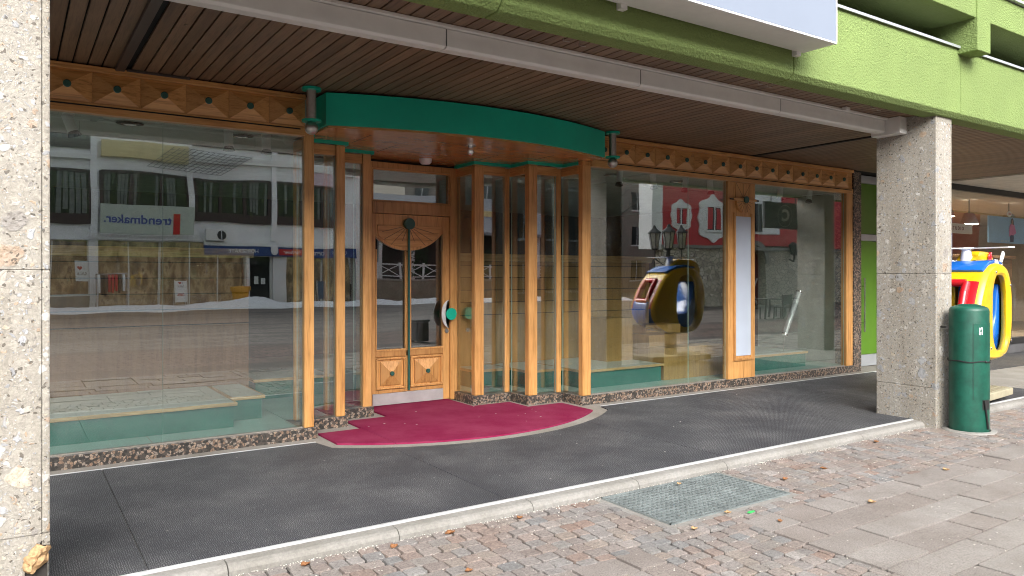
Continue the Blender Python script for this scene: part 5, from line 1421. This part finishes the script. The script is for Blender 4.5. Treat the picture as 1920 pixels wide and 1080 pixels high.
mb = MB(); mb.prism([(26.6,ZS),(33.3,ZS)]+arch+[(35.3,ZS),(60,ZS),(60,3.149),(26.6,3.149)], RY-.5, RY+.10, axis='y'); mb.build('stone_base', 'rubble', rb)
mb = MB(); mb.prism([(33.3,ZS)]+arch+[(35.3,ZS)], RY-.52, RY-.42, axis='y'); gt = mb.build('gate', plain('maroon_gate',(.16,.03,.03),.6), rb)
mb = MB(); mb.tube([(x,RY-.40,z) for x,z in [(33.5,.0),(34.3,1.4),(35.1,.0)]],.05,6); mb.tube([(x,RY-.40,z) for x,z in [(33.5,1.4),(34.3,.0),(35.1,1.4)]],.05,6); mb.build('gate_bars','white',gt)
mb = MB()
arcb = [(34.3+1.28*math.cos(PI-PI*i/20), 2.25+1.28*math.sin(PI*i/20)) for i in range(21)]
mb.prism(arcb+list(reversed(arch)), RY+.101, RY+.22, axis='y'); mb.box(26.5,RY+.101,3.0,60,RY+.24,3.16); mb.build('stone_trim', 'kerb', rb)
def ornate(cx, zc, w, h):
    o_ = []
    for i in range(48):
        a = 2*PI*i/48; k = (abs(math.cos(a))**4+abs(math.sin(a))**4)**-.25
        rx, rz_ = w*.5*k*math.cos(a), h*.5*k*math.sin(a)
        bul = math.exp(-((a-PI/2)/.30)**2)*.34+math.exp(-((a-1.5*PI)/.28)**2)*.26
        o_.append((cx+rx*(1+.06*math.cos(8*a)), zc+rz_*(1+bul)))
    mb = MB(); mb.prism(o_, RY+.001, RY+.07, axis='y'); sr = mb.build('window_surround', 'render_white', rb)
    mb = MB(); mb.box(cx-w*.28,RY+.071,zc-h*.30,cx+w*.28,RY+.09,zc+h*.30); mb.build('pane', 'darkglass', sr)
    mb = MB()
    for x in (cx-w*.28, cx, cx+w*.28): mb.box(x-.04,RY+.075,zc-h*.3,x+.04,RY+.12,zc+h*.3)
    mb.box(cx-w*.31,RY+.075,zc-h*.35,cx+w*.31,RY+.14,zc-h*.3); mb.build('window_frame', 'white', sr)
    mb = MB(); mb.box(cx-w*.26,RY+.091,zc-h*.28,cx-w*.08,RY+.10,zc+h*.28); mb.box(cx+w*.08,RY+.091,zc-h*.28,cx+w*.26,RY+.10,zc+h*.28); mb.build('curtain', 'crimson', sr)
ornate(30.25,4.55,2.1,2.0); ornate(27.9,4.6,1.5,1.3); ornate(40.5,4.6,2.1,2.0); ornate(30.25,8.0,2.1,1.8); ornate(45,4.6,2.1,2.0)
mb = MB(); mb.box(33.0,RY+.061,4.05,35.0,RY+.09,5.6); w = mb.build('window', 'darkglass', rb)
mb = MB()
for k in range(5): mb.box(33.0+.48*k,RY+.091,4.05,33.06+.48*k,RY+.13,5.6)
for k in range(4): mb.box(33.0,RY+.095,4.05+.5*k,35.0,RY+.125,4.1+.5*k)
mb.build('window_grille', 'rubber', w)
t = thing('wall_lantern', 'black wall lantern on the stone ground floor of the crimson townhouse', 'lantern', (37.4,RY+.3,2.9))
mb = MB(); mb.tube([(37.4,RY+.10,2.5),(37.4,RY+.35,2.4),(37.4,RY+.4,2.75)],.04,8); mb.build('arm','rubber',t)
mb = MB(); mb.lathe([(.0,0),(.16,.02),(.27,.55),(.30,.58),(.1,.75),(0,.78)], (37.4,RY+.4,2.75), 6); mb.build('cage','rubber',t)
# street lamp with lantern cluster
lx, ly = 17.35, -10.2
t = thing('street_lamp', 'black street lamp with a cluster of old lanterns, mirrored in the large right window', 'street lamp', (lx,ly,ZS))
mb = MB(); mb.lathe([(0,0),(.17,0),(.17,.1),(.10,.25),(.06,.5),(.05,2.2),(.07,2.25),(.04,2.5),(0,2.5)], (lx,ly,ZS), 16); mb.build('post','rubber',t,True)
for k in range(4):
    a = PI/4+k*PI/2; cx_, cy_ = lx+.42*math.cos(a), ly+.42*math.sin(a)
    mb = MB(); mb.tube([(lx,ly,1.75),(lx+.2*math.cos(a),ly+.2*math.sin(a),1.95),(cx_,cy_,2.1),(cx_,cy_,2.42)],.022,8); mb.build('arm','rubber',t)
    mb = MB(); mb.lathe([(0,0),(.11,0),(.18,.50),(0,.50)], (cx_,cy_,2.44), 6); ln = mb.build('lantern', plain('milky_glass',(.45,.43,.42),.2), t)
    mb = MB()
    for j in range(6): 
        b2 = j*PI/3; mb.cyl((cx_+.112*math.cos(b2),cy_+.112*math.sin(b2),2.43),(cx_+.182*math.cos(b2),cy_+.182*math.sin(b2),2.95),.012,n=6)
    mb.lathe([(0,.5),(.22,.5),(.20,.54),(.07,.66),(.04,.74),(0,.76)], (cx_,cy_,2.44), 6); mb.lathe([(0,-.06),(.06,-.05),(.13,-.0),(0,.0)], (cx_,cy_,2.44), 6); mb.build('lantern_cage','rubber',ln)
# hanging C sign under the arcade further right
t = thing('hanging_sign', 'black hanging sign with a white ringed letter, mirrored in the narrow right window', 'sign', (14.1,-3.28,2.9))
mb = MB(); mb.box(13.55,-3.34,2.60,14.90,-3.28,3.18,.006); mb.build('board','rubber',t)
mb = MB(); put_text(mb, 'C', .36, (14.25,-3.278,2.885), FACE_SHOP, bold=.012); mb.build('lettering', 'white', t)
mb = MB(); bb = bmesh.new()
ro = [bb.verts.new((14.22+.245*math.cos(a),-3.277,2.885+.245*math.sin(a))) for a in [2*PI*i/48 for i in range(48)]]
ri = [bb.verts.new((14.22+.235*math.cos(a),-3.277,2.885+.235*math.sin(a))) for a in [2*PI*i/48 for i in range(48)]]
for i in range(48): bb.faces.new((ro[i],ro[(i+1)%48],ri[(i+1)%48],ri[i]))
mb.merge(bb); mb.build('ring','white',t)
mb = MB()
for x in (13.8,14.65): mb.cyl((x,-3.31,3.17),(x,-3.31,3.60),.012,n=8); mb.box(x-.02,-3.31,3.56,x+.02,-3.0505,3.60)
mb.build('hanger','rubber',t)
# cafe tables and chairs
def cafe(x, y, l):
    t = thing('cafe_table', l, 'table', (x,y,ZS), 'cafe tables in front of the crimson townhouse')
    mb = MB(); mb.box(x-.6,y-.4,ZS+.71,x+.6,y+.4,ZS+.75,.01); mb.build('tabletop','darktrim',t)
    for sx in (-.52,.52):
        for sy in (-.32,.32):
            mb = MB(); mb.box(x+sx-.025,y+sy-.025,ZS,x+sx+.025,y+sy+.025,ZS+.709); mb.build('leg','darktrim',t)
def chair(x, y, rz, l):
    t = thing('cafe_chair', l, 'chair', (x,y,ZS), 'dark cafe chairs in front of the crimson townhouse')
    t.rotation_euler = (0,0,0)
    ca, sa = math.cos(rz), math.sin(rz)
    def rot(mb): bmesh.ops.rotate(mb.bm, cent=(x,y,0), matrix=Matrix.Rotation(rz,3,'Z'), verts=mb.bm.verts); return mb
    mb = MB(); mb.box(x-.22,y-.22,ZS+.42,x+.22,y+.22,ZS+.455,.01); rot(mb).build('seat','darktrim',t)
    mb = MB(); mb.box(x-.22,y+.18,ZS+.56,x+.22,y+.21,ZS+.90,.01); rot(mb).build('backrest','darktrim',t)
    for sx in (-.2,.2):
        mb = MB(); mb.box(x+sx-.017,y+.181,ZS,x+sx+.017,y+.215,ZS+.92); rot(mb).build('leg','darktrim',t)
        mb = MB(); mb.box(x+sx-.017,y-.215,ZS,x+sx+.017,y-.181,ZS+.419); rot(mb).build('leg','darktrim',t)
cafe(24.3,-11.4,'dark cafe table on the left, mirrored in the narrow window'); cafe(26.6,-11.6,'dark cafe table on the right, mirrored in the narrow window')
for x,y,rz,l in ((23.4,-11.4,R(90),'cafe chair at the left end of the left table'),(24.2,-10.7,0,'cafe chair on the near side of the left table'),(25.25,-11.4,R(-90),'cafe chair between the two cafe tables, facing the left one'),(26.5,-10.9,0,'cafe chair on the near side of the right table'),(27.6,-11.6,R(-90),'cafe chair at the right end of the right table')): chair(x,y,rz,l)
# cream house with bare tree
t = thing('cream_house', 'pale cream house behind a bare tree, mirrored beside the entrance', 'house', (44,-52,ZS))
mb = MB(); mb.box(29,-62,ZS,60,-51,15); mb.build('wall', plain('cream_render',(.26,.235,.20),.85), t)
mb = MB(); mb.prism([(-50.2,15),(-56,19),(-62.8,15)], 28.5, 60.5, axis='x'); mb.build('roof', plain('grey_roof',(.22,.21,.21),.7), t)
for k in range(9):
    for z in (1.2,4.8,8.4,11.8):
        xw = 30+k*3.2
        mb = MB(); mb.box(xw,-50.99,z,xw+1.4,-50.9,z+1.9); w = mb.build('window', 'darkglass', t)
        mb = MB(); mb.box(xw-.15,-50.98,z-.15,xw+1.55,-50.82,z-.001); mb.box(xw+.67,-50.9,z,xw+.73,-50.86,z+1.9); mb.build('window_frame', 'white', w)
t = thing('bare_tree', 'leafless winter tree in front of the cream house', 'tree', (35.5,-36,ZS))
tb, cb = MB(), MB(); rnd = random.Random(11)
def grow(mbx, p, d, L, r, depth):
    q = p+d*L; (tb if depth > 4 else cb).cyl(p, q, r, r*.7, 7 if depth > 3 else 5)
    if depth == 0: return
    for k in range(2 if depth < 5 else 3):
        nd_ = (d+Vector((rnd.uniform(-.6,.6),rnd.uniform(-.6,.6),rnd.uniform(-.05,.45)))).normalized(); grow(mbx, q, nd_, L*rnd.uniform(.68,.85), r*.66, depth-1)
grow(None, Vector((35.5,-36,ZS)), Vector((0,0,1)), 2.6, .20, 6)
tb.build('trunk', plain('grey_bark',(.12,.10,.085),.9), t); cb.build('crown', plain('twig_bark',(.10,.085,.075),.9), t)
t = thing('corner_building', 'grey brown building further along the street opposite, mirrored in the folding glass', 'building', (-40,OY-6,ZS))
mb = MB(); mb.box(-70,OY-12,ZS,-15,OY-.5,13); mb.build('wall', plain('grey_brown_render',(.20,.18,.165),.85), t)
for k in range(14):
    for z in (.4,4.4,8.2):
        mb = MB(); mb.box(-68+k*3.8,OY-.49,z,-65.8+k*3.8,OY-.45,z+2.1); w = mb.build('window', 'darkglass', t)
        mb = MB(); mb.box(-68.1+k*3.8,OY-.49,z-.15,-65.7+k*3.8,OY-.3,z-.001); mb.box(-66.95+k*3.8,OY-.449,z,-66.87+k*3.8,OY-.41,z+2.1); mb.build('window_frame', 'white', w)
# further street side, closing the view in the mirror
t = thing('far_house', 'plain grey house closing the street behind the bare tree', 'house', (62,-30,ZS))
mb = MB(); mb.box(61,-52,ZS,70,0,11); mb.build('wall', plain('brown_grey_render',(.17,.15,.13),.85), t)
mb = MB(); mb.prism([(60.5,11),(65.5,14),(70.5,11)], -52.5, .5, axis='y'); mb.build('roof', plain('brown_roof',(.18,.12,.10),.7), t)

# ================================================================== LIGHT, SKY, CAMERA
w = bpy.data.worlds.new('World'); S.world = w; w.use_nodes = True; nt = w.node_tree
bg = nt.nodes['Background']; sky = nd(nt, 'ShaderNodeTexSky'); sky.sky_type = 'NISHITA'; sky.sun_disc = False
EL, AZ = R(33), R(200)
sky.sun_elevation = EL; sky.sun_rotation = AZ
sky.dust_density = 4; sky.air_density = 1.0; sky.ozone_density = 1.0
hs = nd(nt, 'ShaderNodeHueSaturation'); hs.inputs['Saturation'].default_value = .30
lk(nt, sky.outputs[0], hs.inputs['Color']); lk(nt, hs.outputs[0], bg.inputs['Color']); bg.inputs['Strength'].default_value = .15
sl = bpy.data.lights.new('sun', 'SUN'); sl.energy = .75; sl.angle = R(50); sl.color = (1,.965,.92)
so = bpy.data.objects.new('sun', sl); C.objects.link(so)
dirv = Vector((math.sin(AZ)*math.cos(EL), math.cos(AZ)*math.cos(EL), math.sin(EL)))   # towards the sun
so.rotation_euler = dirv.to_track_quat('Z','Y').to_euler()
cam = bpy.data.cameras.new('camera'); co = bpy.data.objects.new('camera', cam); C.objects.link(co)
co.location = (0,-7.05,1.55); co.rotation_euler = (R(90),0,-R(33.8))
cam.sensor_width = 36; cam.lens = 36*1401/1920; cam.shift_y = -22/1920
cam.clip_end = 2000; cam.clip_start = .05
S.camera = co
S.view_settings.view_transform = 'Standard'; S.view_settings.look = 'None'; S.view_settings.gamma = 1; S.view_settings.exposure = 1.68
S.cycles.use_denoising = True; S.cycles.denoising_prefilter = 'ACCURATE'; S.cycles.denoising_input_passes = 'RGB_ALBEDO_NORMAL'; S.cycles.pixel_filter_type = 'BLACKMAN_HARRIS'; S.cycles.filter_width = 1.0
try: S.cycles.denoiser = 'OPENIMAGEDENOISE'
except Exception: pass
S.cycles.max_bounces = 10; S.cycles.transparent_max_bounces = 24; S.cycles.diffuse_bounces = 5; S.cycles.glossy_bounces = 5
S.cycles.sample_clamp_indirect = 6; S.cycles.caustics_reflective = False; S.cycles.caustics_refractive = False
